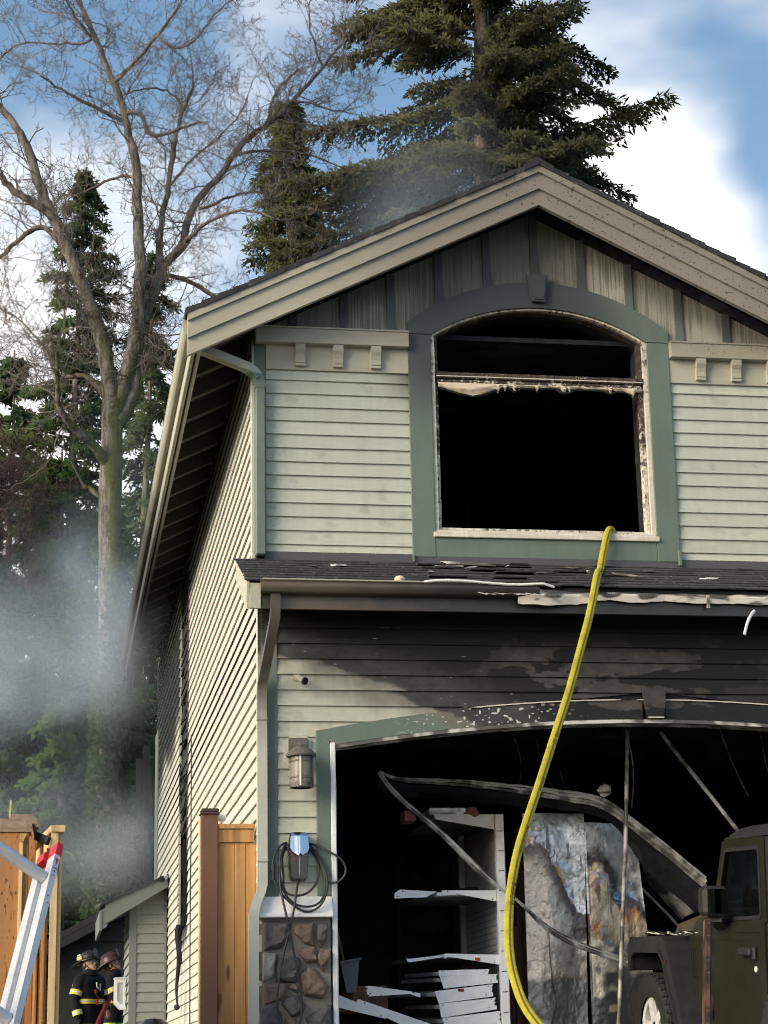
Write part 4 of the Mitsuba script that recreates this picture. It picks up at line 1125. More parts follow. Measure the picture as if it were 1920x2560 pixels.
obj('wall_cable', tube(spline([(-.035, 6.6, 3.4), (-.03, 6.62, 2.6), (-.034, 6.6, 1.6), (-.03, 6.64, .4), (-.03, 6.6, -.2)], 20), .007, 5), 'black', label='thin dark cable running down the cream side wall', cat='cable')
obj('grill_lid', lathe([(0, .26), (.10, .25), (.20, .17), (.235, .05), (.24, .0)], 24, (-.30, 8.6, .23)), 'gloss_black', smooth=40, label='glossy black dome lid by the side wall at the bottom edge', cat='grill lid')
pv = trimesh.creation.icosphere(3, 1.0); pv.vertices *= (.17, .2, .12)
pv.vertices *= 1 + .5 * (meshkit.noise(pv.vertices * 30)[:, None] - .5); pv.apply_translation((-.20, 5.2, .20))
obj('plastic_bag', pv, 'grey_poly', label='crumpled shiny plastic bag at the foot of the side wall', cat='plastic bag')

# ------------------------------------------------------------------ firefighters
def firefighter(key, pos, yaw, look_up, arm_r, arm_l, helmet, s=1.0):
    """local: +x where the body faces, +y its left, z up; bones in metres"""
    c, sn = math.cos(yaw), math.sin(yaw)

    def place(m):
        v = np.array(m.vertices) * s
        m = trimesh.Trimesh(np.stack([v[:, 0] * c - v[:, 1] * sn + pos[0], v[:, 0] * sn + v[:, 1] * c + pos[1], v[:, 2] + pos[2]], 1), m.faces, process=False)
        return m

    def coat(g=0.0):
        b = [bone((0, -.10, .80), .155 + g, (0, -.10, 1.05), .150 + g), bone((0, .10, .80), .155 + g, (0, .10, 1.05), .150 + g), bone((0, -.10, .80), .155 + g, (0, .10, .80), .155 + g),
             bone((0, -.10, 1.05), .15 + g, (0, -.13, 1.34), .135 + g), bone((0, .10, 1.05), .15 + g, (0, .13, 1.34), .135 + g), bone((0, -.13, 1.34), .135 + g, (0, .13, 1.34), .135 + g), bone((0, -.1, 1.05), .15 + g, (0, .1, 1.05), .15 + g),
             bone((0, -.19, 1.42), .075 + g, (0, .19, 1.42), .075 + g), bone((-.005, 0, 1.44), .095 + g, (.0, 0, 1.52), .078 + g)]
        return union(b)

    def sleeves(g=0.0):
        b = []
        for a in (arm_r, arm_l):
            b += [bone(a[0], .088 + g, a[1], .072 + g), bone(a[1], .072 + g, a[2], .060 + g)]
        return b
    legs = []
    for y in (-.11, .11):
        legs += [bone((0, y, .86), .115, (.02, y, .48), .095), bone((.02, y, .48), .095, (0, y, .10), .085), bone((-.03, y, .06), .06, (.12, y, .05), .055)]
    obj('body', place(soft(union([coat()] + sleeves() + legs), .03, 8)), 'cloth', key, smooth=True)
    # reflective bands: slices of the same coat, a little larger
    def band(zs, m, parts, cutter):
        r_ = parts ^ cutter
        if not r_.is_empty(): obj('reflective_band', place(to_tm(r_)), m, key, smooth=50)
    cg = coat(.012)
    for z0, m_ in ((1.06, 'yellow'), (.70, 'lime')):
        for dz, hh, mm in ((0, .024, m_), (.025, .020, 'silver'), (.046, .024, m_)):
            band(0, mm, coat(.012 if mm != 'silver' else .014), m3.Manifold.cube((2, 2, hh), True).translate((0, 0, z0 + dz)))
    for a in (arm_r, arm_l):
        a = [np.array(q, float) for q in a]
        for p, q, f, m_, rr in ((a[0], a[1], .62, 'yellow', .076), (a[1], a[2], .80, 'lime', .063)):
            d = q - p; L = np.linalg.norm(d); d /= L
            for k_, mm in ((-.026, m_), (0, 'silver'), (.026, m_)):
                cc = p + d * (L * f + k_)
                rad = rr + .013 + (.001 if mm == 'silver' else 0) + (.004 if f < .7 else 0)
                obj('reflective_band', place(tube([cc - d * .0125, cc + d * .0125], rad, 16)), mm, key, smooth=50)
    # hands
    for a, sd in ((arm_r, -1), (arm_l, 1)):
        e, w = np.array(a[1], float), np.array(a[2], float)
        d = (w - e) / np.linalg.norm(w - e)
        u = np.cross(d, [0.2, .3, 1.0]); u /= np.linalg.norm(u); n_ = np.cross(u, d)
        p0 = w + d * .06
        hb_ = [bone(p0, .034, p0 + d * .05 + u * .016, .026, 10), bone(p0, .034, p0 + d * .05 - u * .016, .026, 10)]
        for k_ in range(4):
            b0 = p0 + d * .07 + u * (.027 - .018 * k_); L = (.034, .040, .037, .029)[k_]
            k1 = b0 + d * L * .8 - n_ * .008; k2 = k1 + d * L * .6 - n_ * .022
            hb_ += [bone(b0, .010, k1, .0095, 8), bone(k1, .0095, k2, .0085, 8)]
        t0 = p0 + u * .034 + d * .008; t1 = t0 + u * .026 + d * .03; t2 = t1 + d * .026 - n_ * .012
        hb_ += [bone(p0, .02, t0, .014, 8), bone(t0, .013, t1, .011, 8), bone(t1, .011, t2, .009, 8)]
        obj('glove' if sd < 0 and helmet == 'black' else 'hand', place(soft(union(hb_), .008, 3)), 'cloth' if sd < 0 and helmet == 'black' else 'skin', key, smooth=True)
    # head turned up
    hd = [bone((.0, 0, 1.66), .098, (.02, 0, 1.655), .096, 20), bone((.035, 0, 1.60), .075, (.06, 0, 1.575), .058, 16), bone((.075, 0, 1.555), .036, (.085, .0, 1.548), .033, 12), bone((.098, 0, 1.655), .018, (.118, 0, 1.622), .019, 10),
          bone((.108, 0, 1.617), .017, (.122, 0, 1.615), .013, 8), bone((-.02, 0, 1.60), .062, (-.015, 0, 1.48), .062, 14), bone((.085, -.03, 1.675), .02, (.085, .03, 1.675), .02, 10), bone((.088, -.018, 1.59), .013, (.088, .018, 1.59), .013, 8)]
    for y in (-.097, .097): hd.append(bone((.0, y, 1.64), .016, (-.008, y, 1.605), .012, 8))
    head = soft(union(hd), .014, 4)
    cz = np.array([0, 0, 1.52])

    def tilt(m):
        v = np.array(m.vertices) - cz
        a = -look_up
        ca, sa = math.cos(a), math.sin(a)
        return place(trimesh.Trimesh(np.stack([v[:, 0] * ca + v[:, 2] * sa, v[:, 1], -v[:, 0] * sa + v[:, 2] * ca], 1) + cz, m.faces, process=False))
    hk = obj('head', tilt(head), 'skin', key, smooth=True)
    for y in (-.033, .033):
        obj('eye', tilt(trimesh.creation.icosphere(1, .009).apply_translation((.098, y, 1.652))), 'black', hk)
    obj('mouth', tilt(trimesh.convex.convex_hull(np.array([(.097, y, z) for y in (-.022, .022) for z in (1.583, 1.588)] + [(.104, y, 1.585) for y in (-.015, .015)]))), 'darkred', hk)
    obj('hair', tilt(to_tm(m3.Manifold.batch_hull([sph((-.03, 0, 1.665), .098), sph((-.045, 0, 1.61), .078)]))), 'hair', hk, smooth=True)
    obj('chin_strap', tilt(cat(*[tube([(.0, y, 1.66), (.045, y * .86, 1.58), (.082, y * .3, 1.517)], .006, 5) for y in (-.102, .102)])), 'black', hk)
    m_ = 'helmet_black' if helmet == 'black' else 'helmet_red'
    n = 40
    a = np.arange(n) / n * 2 * np.pi
    prof = [(.0, 1.83), (.05, 1.825), (.10, 1.795), (.128, 1.745), (.132, 1.705)]
    vv, ff = [], []
    rings = prof + [(.15, 1.700), (.19, 1.695), (.192, 1.687), (.15, 1.688), (.13, 1.69)]
    for r_, z_ in rings:
        ex = np.where(np.cos(a) < 0, 1 + .45 * np.clip(-np.cos(a), 0, 1) * (r_ > .14), 1.0) * 1.12
        zz = z_ - .07 * np.clip(-np.cos(a), 0, 1) ** 2 * (r_ > .14) - .012 * (r_ > .14) * np.sin(a) ** 2
        if helmet == 'black' and r_ > .16: ex = ex * (1 - .06 * np.clip(np.cos(a), 0, 1))
        vv += list(np.stack([np.cos(a) * r_ * ex - .005, np.sin(a) * r_ * .92, zz], 1))
    for i in range(len(rings) - 1):
        for j in range(n):
            j2 = (j + 1) % n
            ff += [(i * n + j, i * n + j2, (i + 1) * n + j2), (i * n + j, (i + 1) * n + j2, (i + 1) * n + j)]
    hm = obj('helmet', tilt(trimesh.Trimesh(np.array(vv), np.array(ff), process=False)), m_, key, smooth=40)
    for ang in (0, 60, 120):
        ca, sa = math.cos(math.radians(ang)), math.sin(math.radians(ang))
        pts = [(x * ca * 1.12, x * sa * .92, z_ + .004) for x, z_ in [(-.13, 1.715), (-.105, 1.79), (-.05, 1.826), (0, 1.832), (.05, 1.826), (.105, 1.79), (.13, 1.715)]]
        obj('ridge', tilt(tube(pts, .007, 6)), m_, hm)
    if helmet == 'black':
        obj('goggle_strap', tilt(lathe([(.1335, 1.71), (.137, 1.715), (.136, 1.735), (.133, 1.74), (.1335, 1.71)], 30, (0, 0, 0)).apply_scale((1.1, .93, 1))), 'black', hm, smooth=40)
        obj('goggle', tilt(BV(-.10, .0, -.155, -.118, 1.70, 1.755, .01)), 'gold', hm)
        obj('goggle', tilt(BV(-.09, -.02, -.150, -.121, 1.76, 1.785, .008)), 'silver', hm)
        obj('glasses', tilt(cat(BV(.112, .118, -.062, -.008, 1.632, 1.668, .002), BV(.112, .118, .008, .062, 1.632, 1.668, .002), bar((.113, -.06, 1.66), (.0, -.105, 1.655), .006, .006))), 'gloss_black', hk)
        obj('lens_glint', tilt(BV(.1185, .120, -.045, -.022, 1.643, 1.660, .0005)), 'silver', hk)
    obj('front_shield', tilt(trimesh.convex.convex_hull(np.array([(.150, y, z_) for y, z_ in ((-.035, 1.72), (.035, 1.72), (-.05, 1.81), (.05, 1.81), (0, 1.845))] + [(.158, y, z_) for y, z_ in ((-.035, 1.72), (.035, 1.72), (-.05, 1.81), (.05, 1.81), (0, 1.845))]))), 'capdark' if helmet == 'red' else 'helmet_black', hm)
    obj('collar', place(lathe([(.082, 1.45), (.118, 1.47), (.112, 1.545), (.098, 1.55), (.092, 1.47)], 24, (-.01, 0, 0))), 'cloth', key, smooth=40)
    return place


F1K = thing('person', 'firefighter in black helmet and glasses, yellow-striped black coat, looking up', 'person')
pl1 = firefighter(F1K, (-.865, 16.4, -.13), math.radians(-42), math.radians(10), [(0, -.235, 1.38), (-.02, -.315, 1.10), (.05, -.30, .87)], [(0, .235, 1.38), (.02, .29, 1.12), (.16, .20, .98)], 'black')
obj('shoulder_patch', pl1(trimesh.convex.convex_hull(np.array([(-.06 + x, -.318 - .006 * k, 1.285 + z_) for x in (0, .075) for z_ in (0, .045) for k in (0, 1)]))), 'flag', F1K)
obj('chest_gear', pl1(cat(tube([(.155, -.02, 1.36), (.168, -.03, 1.30), (.175, 0, 1.27)], .012, 6), tube([(.16, .06, 1.34), (.17, .05, 1.24)], .010, 6))), 'silver', F1K)
obj('radio_mic', pl1(cat(BV(.150, .19, -.075, -.02, 1.19, 1.26, .008), tube([(.16, -.06, 1.2), (.17, .0, 1.14), (.18, .05, 1.12)], .010, 6))), 'darkred', F1K)
obj('red_tag', pl1(BV(.165, .185, -.045, .0, 1.03, 1.12, .006)), 'red', F1K)
F2K = thing('person', 'firefighter in dark red helmet with hand raised to the wall, looking up', 'person')
pl2 = firefighter(F2K, (-.475, 17.2, -.10), math.radians(-14), math.radians(22), [(0, -.225, 1.38), (.09, -.30, 1.13), (.33, -.20, 1.23)], [(0, .225, 1.38), (.12, .29, 1.16), (.34, .22, 1.10)], 'red')
obj('shoulder_patch', pl2(trimesh.convex.convex_hull(np.array([(.0 + x, -.312 - .006 * k, 1.27 + z_) for x in (0, .075) for z_ in (0, .045) for k in (0, 1)]))), 'darkred', F2K)
obj('attack_hose', tube(spline([(-.55, 16.75, 1.05), (-.60, 16.4, .92), (-.70, 16.05, .72), (-.80, 15.8, .45), (-.86, 15.6, .1), (-1.0, 15.2, -.2)], 24), .038, 10), 'darkred', smooth=True, label='dark red fire hose held between the two firefighters', cat='fire hose')

# ------------------------------------------------------------------ garage contents
SHV = thing('shelving_unit', 'white steel store shelving with slotted upright inside the garage', 'shelving')
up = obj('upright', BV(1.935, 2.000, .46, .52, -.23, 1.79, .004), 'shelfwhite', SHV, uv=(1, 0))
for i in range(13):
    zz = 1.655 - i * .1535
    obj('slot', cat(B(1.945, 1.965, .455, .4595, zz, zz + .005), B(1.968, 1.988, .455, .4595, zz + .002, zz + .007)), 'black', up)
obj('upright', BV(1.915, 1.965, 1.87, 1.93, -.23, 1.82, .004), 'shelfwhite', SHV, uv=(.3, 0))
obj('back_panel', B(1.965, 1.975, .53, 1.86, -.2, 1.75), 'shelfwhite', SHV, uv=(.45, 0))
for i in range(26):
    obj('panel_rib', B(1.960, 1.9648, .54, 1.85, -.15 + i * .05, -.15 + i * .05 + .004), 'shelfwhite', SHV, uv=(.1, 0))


def bracket(name, pts, y, m='shelfwhite', parent=None, teeth=None, holes=(), dy=.004, **kw):
    p = Polygon(pts).buffer(0)
    if teeth:
        for x, z_, r_ in teeth: p = p.difference(Point(x, z_).buffer(r_, 6))
    for x, z_ in holes: p = p.difference(Point(x, z_).buffer(.006, 4))
    return obj(name, prism(p, y, y + dy), m, parent, uv=(1, random.random()), **kw)


bracket('shelf_bracket', [(1.449, 1.793), (1.930, 1.793), (1.930, 1.676), (1.466, 1.754)], .5, parent=SHV, holes=[(1.895, 1.70)])
bracket('shelf_bracket', [(1.498, 1.205), (1.930, 1.203), (1.930, 1.118), (1.575, 1.185), (1.520, 1.188), (1.518, 1.172), (1.503, 1.172)], .5, parent=SHV, holes=[(1.90, 1.135), (1.545, 1.196)])
bracket('shelf_bracket', [(1.506, .725), (1.934, .711), (1.934, .637), (1.571, .695), (1.522, .702), (1.520, .685), (1.505, .688)], .5, parent=SHV, holes=[(1.90, .655), (1.55, .712)])
obj('price_tag', B(1.745, 1.785, .494, .4985, .668, .690), 'red', SHV)
obj('shelf', B(1.47, 1.95, .51, 1.85, 1.775, 1.79), 'shelfwhite', SHV, uv=(0, 0))
obj('shelf', trimesh.convex.convex_hull(np.array([(1.46, .51, 1.19), (1.95, .51, 1.20), (1.40, 1.75, 1.22), (1.95, 1.8, 1.20), (1.46, .51, 1.165), (1.95, .51, 1.185), (1.40, 1.75, 1.195), (1.95, 1.8, 1.185)])), 'shelfwhite', SHV, uv=(0, 0))
obj('shelf', trimesh.convex.convex_hull(np.array([(1.50, .51, .72), (1.95, .51, .71), (1.30, 1.75, .74), (1.95, 1.8, .72), (1.50, .51, .70), (1.95, .51, .69), (1.30, 1.75, .71), (1.95, 1.8, .69)])), 'shelfwhite', SHV, uv=(0, 0))
bracket('loose_bracket', [(1.124, 1.182), (1.165, 1.212), (1.457, 1.195), (1.368, 1.151), (1.123, 1.145)], .49, holes=[(1.15, 1.16), (1.19, 1.198)], label='loose cream bracket left of the middle shelf in the garage', cat='shelf bracket')
bracket('loose_bracket', [(.880, .484), (.913, .488), (1.233, .442), (1.305, .427), (1.305, .399), (1.293, .399), (1.227, .424), (.893, .409)], .47, teeth=[(.888, .466, .011), (.884, .438, .012), (.898, .417, .009)], holes=[(.918, .43), (1.25, .434)], label='white tapered bracket with toothed end lying near the grey bin', cat='shelf bracket')
bracket('loose_bracket', [(.60, .45), (1.045, .268), (1.030, .240), (.60, .345)], .42, holes=[(.99, .262)], label='cream tapered bracket sloping out from behind the white door jamb', cat='shelf bracket')
bracket('loose_bracket', [(.820, .392), (1.45, .173), (1.45, .02), (1.135, .203), (.826, .350), (.805, .364)], .45, holes=[(.87, .36)], label='long grey bracket sloping down over the cream one', cat='shelf bracket')
bracket('loose_bracket', [(1.215, .705), (1.225, .689), (1.500, .715), (1.500, .700), (1.245, .664), (1.224, .669)], .55, label='thin white shelf edge tilted left of the lower shelf', cat='shelf bracket')
ST = [((1.456, .598), (1.855, .604), (1.843, .564), (1.460, .554)), ((1.465, .552), (1.915, .566), (1.918, .500), (1.493, .461)), ((1.422, .443), (1.875, .488), (1.877, .398), (1.450, .350)), ((1.450, .348), (1.893, .388), (1.903, .302), (1.467, .244)), ((1.477, .242), (1.926, .288), (1.930, .174), (1.485, .131)), ((1.45, .128), (1.90, .17), (1.91, .05), (1.46, .03)), ((1.46, .025), (1.92, .045), (1.92, -.08), (1.46, -.10))]
nm = ['topmost', 'second', 'third', 'fourth', 'fifth', 'sixth', 'lowest']
for i, q in enumerate(ST):
    q = np.array(q)
    t = thing('stacked_shelf', f'{nm[i]} white steel shelf of the stack leaning inside the garage', 'shelf', 'white shelves stacked in the garage')
    left = [(q[0][0], q[0][1] - (q[0][1] - q[3][1]) * f, .011) for f in (.30, .55, .85)] if i else []
    right = [(q[1][0] + .002, q[1][1] - (q[1][1] - q[2][1]) * f, .011) for f in (.25, .55)] if i else []
    bracket('end_plate', q, .50 - .004 * i, parent=t, teeth=left + right, holes=[(q[0][0] + .03, q[0][1] - .012), (q[1][0] - .03, q[1][1] - .014), (q[1][0] - .05, q[2][1] + .012)], dy=.006)
    if i == 2: obj('price_tag', B(1.605, 1.648, .486, .4905, .437, .458), 'darkred', t)
    sh = .16 + .05 * rng.normal()
    top_ = [(q[0][0] + .01, .51, q[0][1] - .01), (q[1][0] - .02, .51, q[1][1] - .012), (q[1][0] - .10, 1.5, q[1][1] + .02), (q[0][0] - sh, 1.5, q[0][1] + .02)]
    obj('deck', trimesh.convex.convex_hull(np.array(top_ + [(x, y, z_ - .028) for x, y, z_ in top_])), 'shelfwhite', t, uv=(.12, random.random()))
BK = thing('storage_bin', 'dark blue plastic bin just inside the white door jamb', 'bin')
obj('bin_body', trimesh.convex.convex_hull(np.array([(.69, .45, .664), (.835, .45, .686), (.812, .45, .44), (.735, .45, .44), (.67, .75, .664), (.86, .75, .686), (.83, .75, .44), (.72, .75, .44)])), 'bluebin', BK)
obj('bin_rim', cat(bar((.685, .44, .664), (.84, .44, .688), .02, .016), bar((.84, .44, .688), (.866, .76, .688), .02, .016)), 'bluebin', BK)
obj('spade_handle', tube([(.735, .6, .68), (.70, .55, .82), (.665, .5, .95)], .010, 6), 'brownboard', uv=(0, 0), label='thin dark handle rising from the blue bin', cat='handle')
obj('crate', BV(.62, 1.1, .75, 1.3, .30, .50, .01), 'brownboard', uv=(0, .2), label='dark box behind the toothed white bracket', cat='box')
obj('cardboard_box', BV(1.223, 1.313, .52, .75, 1.745, 1.825, .003), 'cardred', label='small faded red box at the end of the top shelf', cat='box')
obj('metal_tray', BV(1.428, 1.72, .56, 1.0, 1.796, 1.852, .006), 'greymetal', uv=(.3, 0), label='grey metal tray lying on the top shelf', cat='tray')
obj('burnt_rag', trimesh.convex.convex_hull(np.array([(1.74, .6, 1.80)]) + rng.normal(0, 1, (24, 3)) * np.array([.05, .06, .025])), 'cardred', label='burnt red bundle beside the grey tray', cat='debris')
obj('burnt_bundle', cat(*[trimesh.convex.convex_hull(np.array([(1.70 + .06 * i, .9, 1.215)]) + rng.normal(0, 1, (18, 3)) * np.array([.035, .06, .018])) for i in range(4)]), 'char', label='charred bundle lying on the middle shelf', cat='debris')

ch = spline([(1.043, .62, 2.141), (1.061, .60, 2.10), (1.487, .45, 1.645), (1.72, .40, 1.40), (1.943, .36, 1.195), (2.072, .40, 1.113), (2.209, .50, 1.013), (2.501, .70, .846), (2.78, .78, .745), (3.06, .86, .672), (3.30, .92, .64)], 60)
wid = np.interp(np.linspace(0, 1, 60), [0, .25, .38, .45, .5, .6, .75, 1], [.020, .026, .030, .010, .010, .022, .030, .022])
TRK = thing('door_strut', 'thin bent steel strut crossing in front of the shelving', 'metal strut')
obj('channel', tube(ch, wid, prof=[(-1, -.35), (1, -.35), (1, .1), (.8, -.1), (-.8, -.1), (-1, .1)]), 'greymetal', TRK, uv=(.25, 0))
obj('edge', tube(ch + np.array([0, -.012, .012]), wid * .2, 4), 'greymetal', TRK, uv=(1, 0))
tr = spline([(1.060, .65, 2.150), (1.12, .70, 2.128), (1.272, .8, 2.110), (1.663, .8, 2.090), (2.22, .8, 2.035), (2.45, .8, 2.010), (2.655, .8, 1.978), (2.893, .8, 1.927), (3.062, .8, 1.824), (3.267, .8, 1.662), (3.46, .8, 1.511), (3.60, .8, 1.392), (3.73, .8, 1.286)], 80)
TK = thing('garage_door_panel', 'collapsed pale metal garage door section bowing across the opening', 'garage door')
wt = np.interp(np.linspace(0, 1, 80), [0, .08, .3, .6, .8, 1], [.006, .012, .020, .030, .034, .034])
for i, (dz, dy, rr) in enumerate(((.9, 0, .42), (.05, -.25, .5), (-.8, .1, .40), (-1.35, .35, .30))):
    off = np.stack([np.zeros(80), wt * dy, wt * dz], 1)
    wig = (meshkit.noise(np.stack([tr[:, 0] * 9, np.full(80, i * 3.0), tr[:, 2] * 3], 1)) - .5)[:, None] * np.array([0, .012, .014])
    obj('rib', tube(tr + off + wig, wt * rr, 8), 'greymetal', TK, uv=(.85 if i in (1, 0) else .3, 0), smooth=40)
# the torn skin of the section hanging behind the ribs
vv, ff = [], []
for i in range(80):
    h_ = np.interp(i / 79, [0, .3, .6, .72, .8, 1], [.07, .10, .05, .05, .20, .24])
    for j in range(6):
        u = j / 5
        p = tr[i] + np.array([0, .05 + .15 * u * u, -.03 - h_ * u])
        p[2] += .02 * (meshkit.noise(np.array([tr[i][0] * 8, j * .8, 1.0])) - .5)
        vv.append(p)
    if i:
        o_ = i * 6
        for j in range(5): ff += [(o_ - 6 + j, o_ - 5 + j, o_ + 1 + j), (o_ - 6 + j, o_ + 1 + j, o_ + j)]
obj('skin', trimesh.Trimesh(np.array(vv), np.array(ff), process=False), 'char', TK, smooth=True)
o = trimesh.creation.icosphere(2, .055); o.vertices *= (1, 1, .85); o.vertices *= 1 + .5 * (meshkit.noise(o.vertices * 45)[:, None] - .5); o.apply_translation((2.915, .78, 2.02))
obj('plaster_chunk', o, 'rustwhite', label='pale plaster chunk perched on the bowed garage door section', cat='debris')
RL = thing('rolled_sheet', 'dark curved metal sheet behind the car mirror', 'metal sheet')
vv, ff = [], []
A0, A1 = np.array([3.42, 1.75, 1.70]), np.array([3.84, 1.75, 1.30])
dn = np.array([-.16, 0, -.40])
for i in range(20):
    u = i / 19
    for j in range(10):
        w_ = j / 9
        p = A0 + (A1 - A0) * u + np.array([.02, 0, -.36]) * w_ * (.8 + .2 * u) + np.array([0, -.22 * math.sin(w_ * 2.6), 0])
        vv.append(p)
    if i:
        for j in range(9): ff += [((i - 1) * 10 + j, (i - 1) * 10 + j + 1, i * 10 + j + 1), ((i - 1) * 10 + j, i * 10 + j + 1, i * 10 + j)]
obj('sheet', trimesh.Trimesh(np.array(vv), np.array(ff), process=False), 'greymetal', RL, smooth=True, uv=(-.1, 0))
obj('rim', tube([(3.42, 1.65, 1.33), (3.65, 1.6, 1.08), (3.74, 1.6, .98)], .012, 6), 'greymetal', RL, uv=(.5, 0))


def sheet(name, pts, y, lean, label):
    p = prism(Polygon([(-1.526 + (a + 1.526) * .951, max(-.235, -.15 + (b + .15) * .951)) for a, b in pts]), y, y + .02)
    for _ in range(4): p = p.subdivide()
    v = p.vertices
    v[:, 1] += lean * (v[:, 2]) + .020 * np.sin(v[:, 0] * 14 + y) * .5 + .03 * (meshkit.fbm(v * np.array([2.2, 0, 1.6]), 3) - .5)
    obj(name, trimesh.Trimesh(v, p.faces, process=False), 'steel', smooth=30, label=label, cat='metal panel', group='heat-stained panels in the garage')


sheet('metal_sheet', [(2.500, -.23), (3.000, -.23), (3.068, 1.991), (2.520, 1.991)], 1.14, .02, 'heat-stained beige metal panel standing beside the brown boards')
sheet('metal_sheet', [(3.060, -.23), (3.68, -.23), (3.590, .957), (3.525, 1.896), (3.070, 1.917)], 1.19, .01, 'heat-stained orange and blue metal panel standing beside the car fender')
BB = thing('board_stack', 'brown boards standing on end between shelving and burnt panels', 'boards')
for i, (x0, x1, zt_) in enumerate(((2.215, 2.232, 1.50), (2.236, 2.262, 1.62), (2.275, 2.30, .75), (2.31, 2.335, 1.0), (2.338, 2.36, 1.25), (2.363, 2.382, 1.55), (2.385, 2.412, 1.75), (2.415, 2.438, 1.84), (2.441, 2.466, 1.84), (2.468, 2.485, 1.86))):
    obj('board', BV(x0, x1, 1.58 + .012 * (i % 3), 1.9, -.23, zt_, .002), 'brownboard', BB, uv=ru())
for i in range(5):
    obj('board_edge', B(2.20 + .0155 * i, 2.208 + .0155 * i, 1.5, 1.56, -.23, .70 - .05 * i), 'brownboard', BB, uv=ru())
obj('track_pole', cat(tube([(3.082, .6, 2.483), (3.02, .6, 1.60), (2.855, .6, -.23)], .0165, 10)), 'greymetal', smooth=40, uv=(.35, 0), label='grey perforated pole standing in front of the burnt panels', cat='pole')
for i in range(12):
    u = i / 12
obj('ceiling_pole', tube([(3.355, .6, 2.472), (3.964, .6, 1.671)], .0165, 10), 'greymetal', smooth=40, uv=(.6, 0), label='grey pole slanting from the garage ceiling to the car roof', cat='pole')
RP = thing('rusty_post', 'charred reddish brown post leaning in front of the olive car', 'post')
obj('board', bar((2.416, -3.2, .70), (2.27, -3.42, -.35), .030, .05), 'rustpost', RP)
obj('board', bar((2.440, -3.19, .695), (2.300, -3.41, -.35), .018, .04), 'rustpost', RP)
for i in range(14):
    u = i / 14
    obj('staple', BV(2.410 - .148 * u, 2.428 - .148 * u, -3.23 - .22 * u, -3.225 - .22 * u, .68 - 1.03 * u, .684 - 1.03 * u, .001), 'brownboard', RP, uv=(1, 0))

# ------------------------------------------------------------------ jeep
JP = thing('off_road_car', 'dark olive boxy off-road car parked nose-in at the garage', 'car')
JY, JPIT = -.0625, .0661
fxv = np.array([math.sin(JY) * math.cos(JPIT), math.cos(JY) * math.cos(JPIT), math.sin(JPIT)])
lfv = np.array([-math.cos(JY), math.sin(JY), 0]); upv = np.cross(fxv, lfv)
JM = np.array([fxv, lfv, upv]).T
JT = np.array([3.948, .223, -.244])


def jp(m):
    m = m.copy() if hasattr(m, 'copy') else m
    return trimesh.Trimesh(np.array(m.vertices) @ JM.T + JT, m.faces, process=False)


def jobj(name, m, mat, parent=JP, **kw):
    return obj(name, jp(m), mat, parent, **kw)


def jside(poly, y0, y1):
    """a side profile (X forward, Z up) given thickness across Y"""
    return prism(poly, y0, y1)


def rpoly(pts, r):
    return Polygon(pts).buffer(-r).buffer(r * 2, 5).buffer(-r)


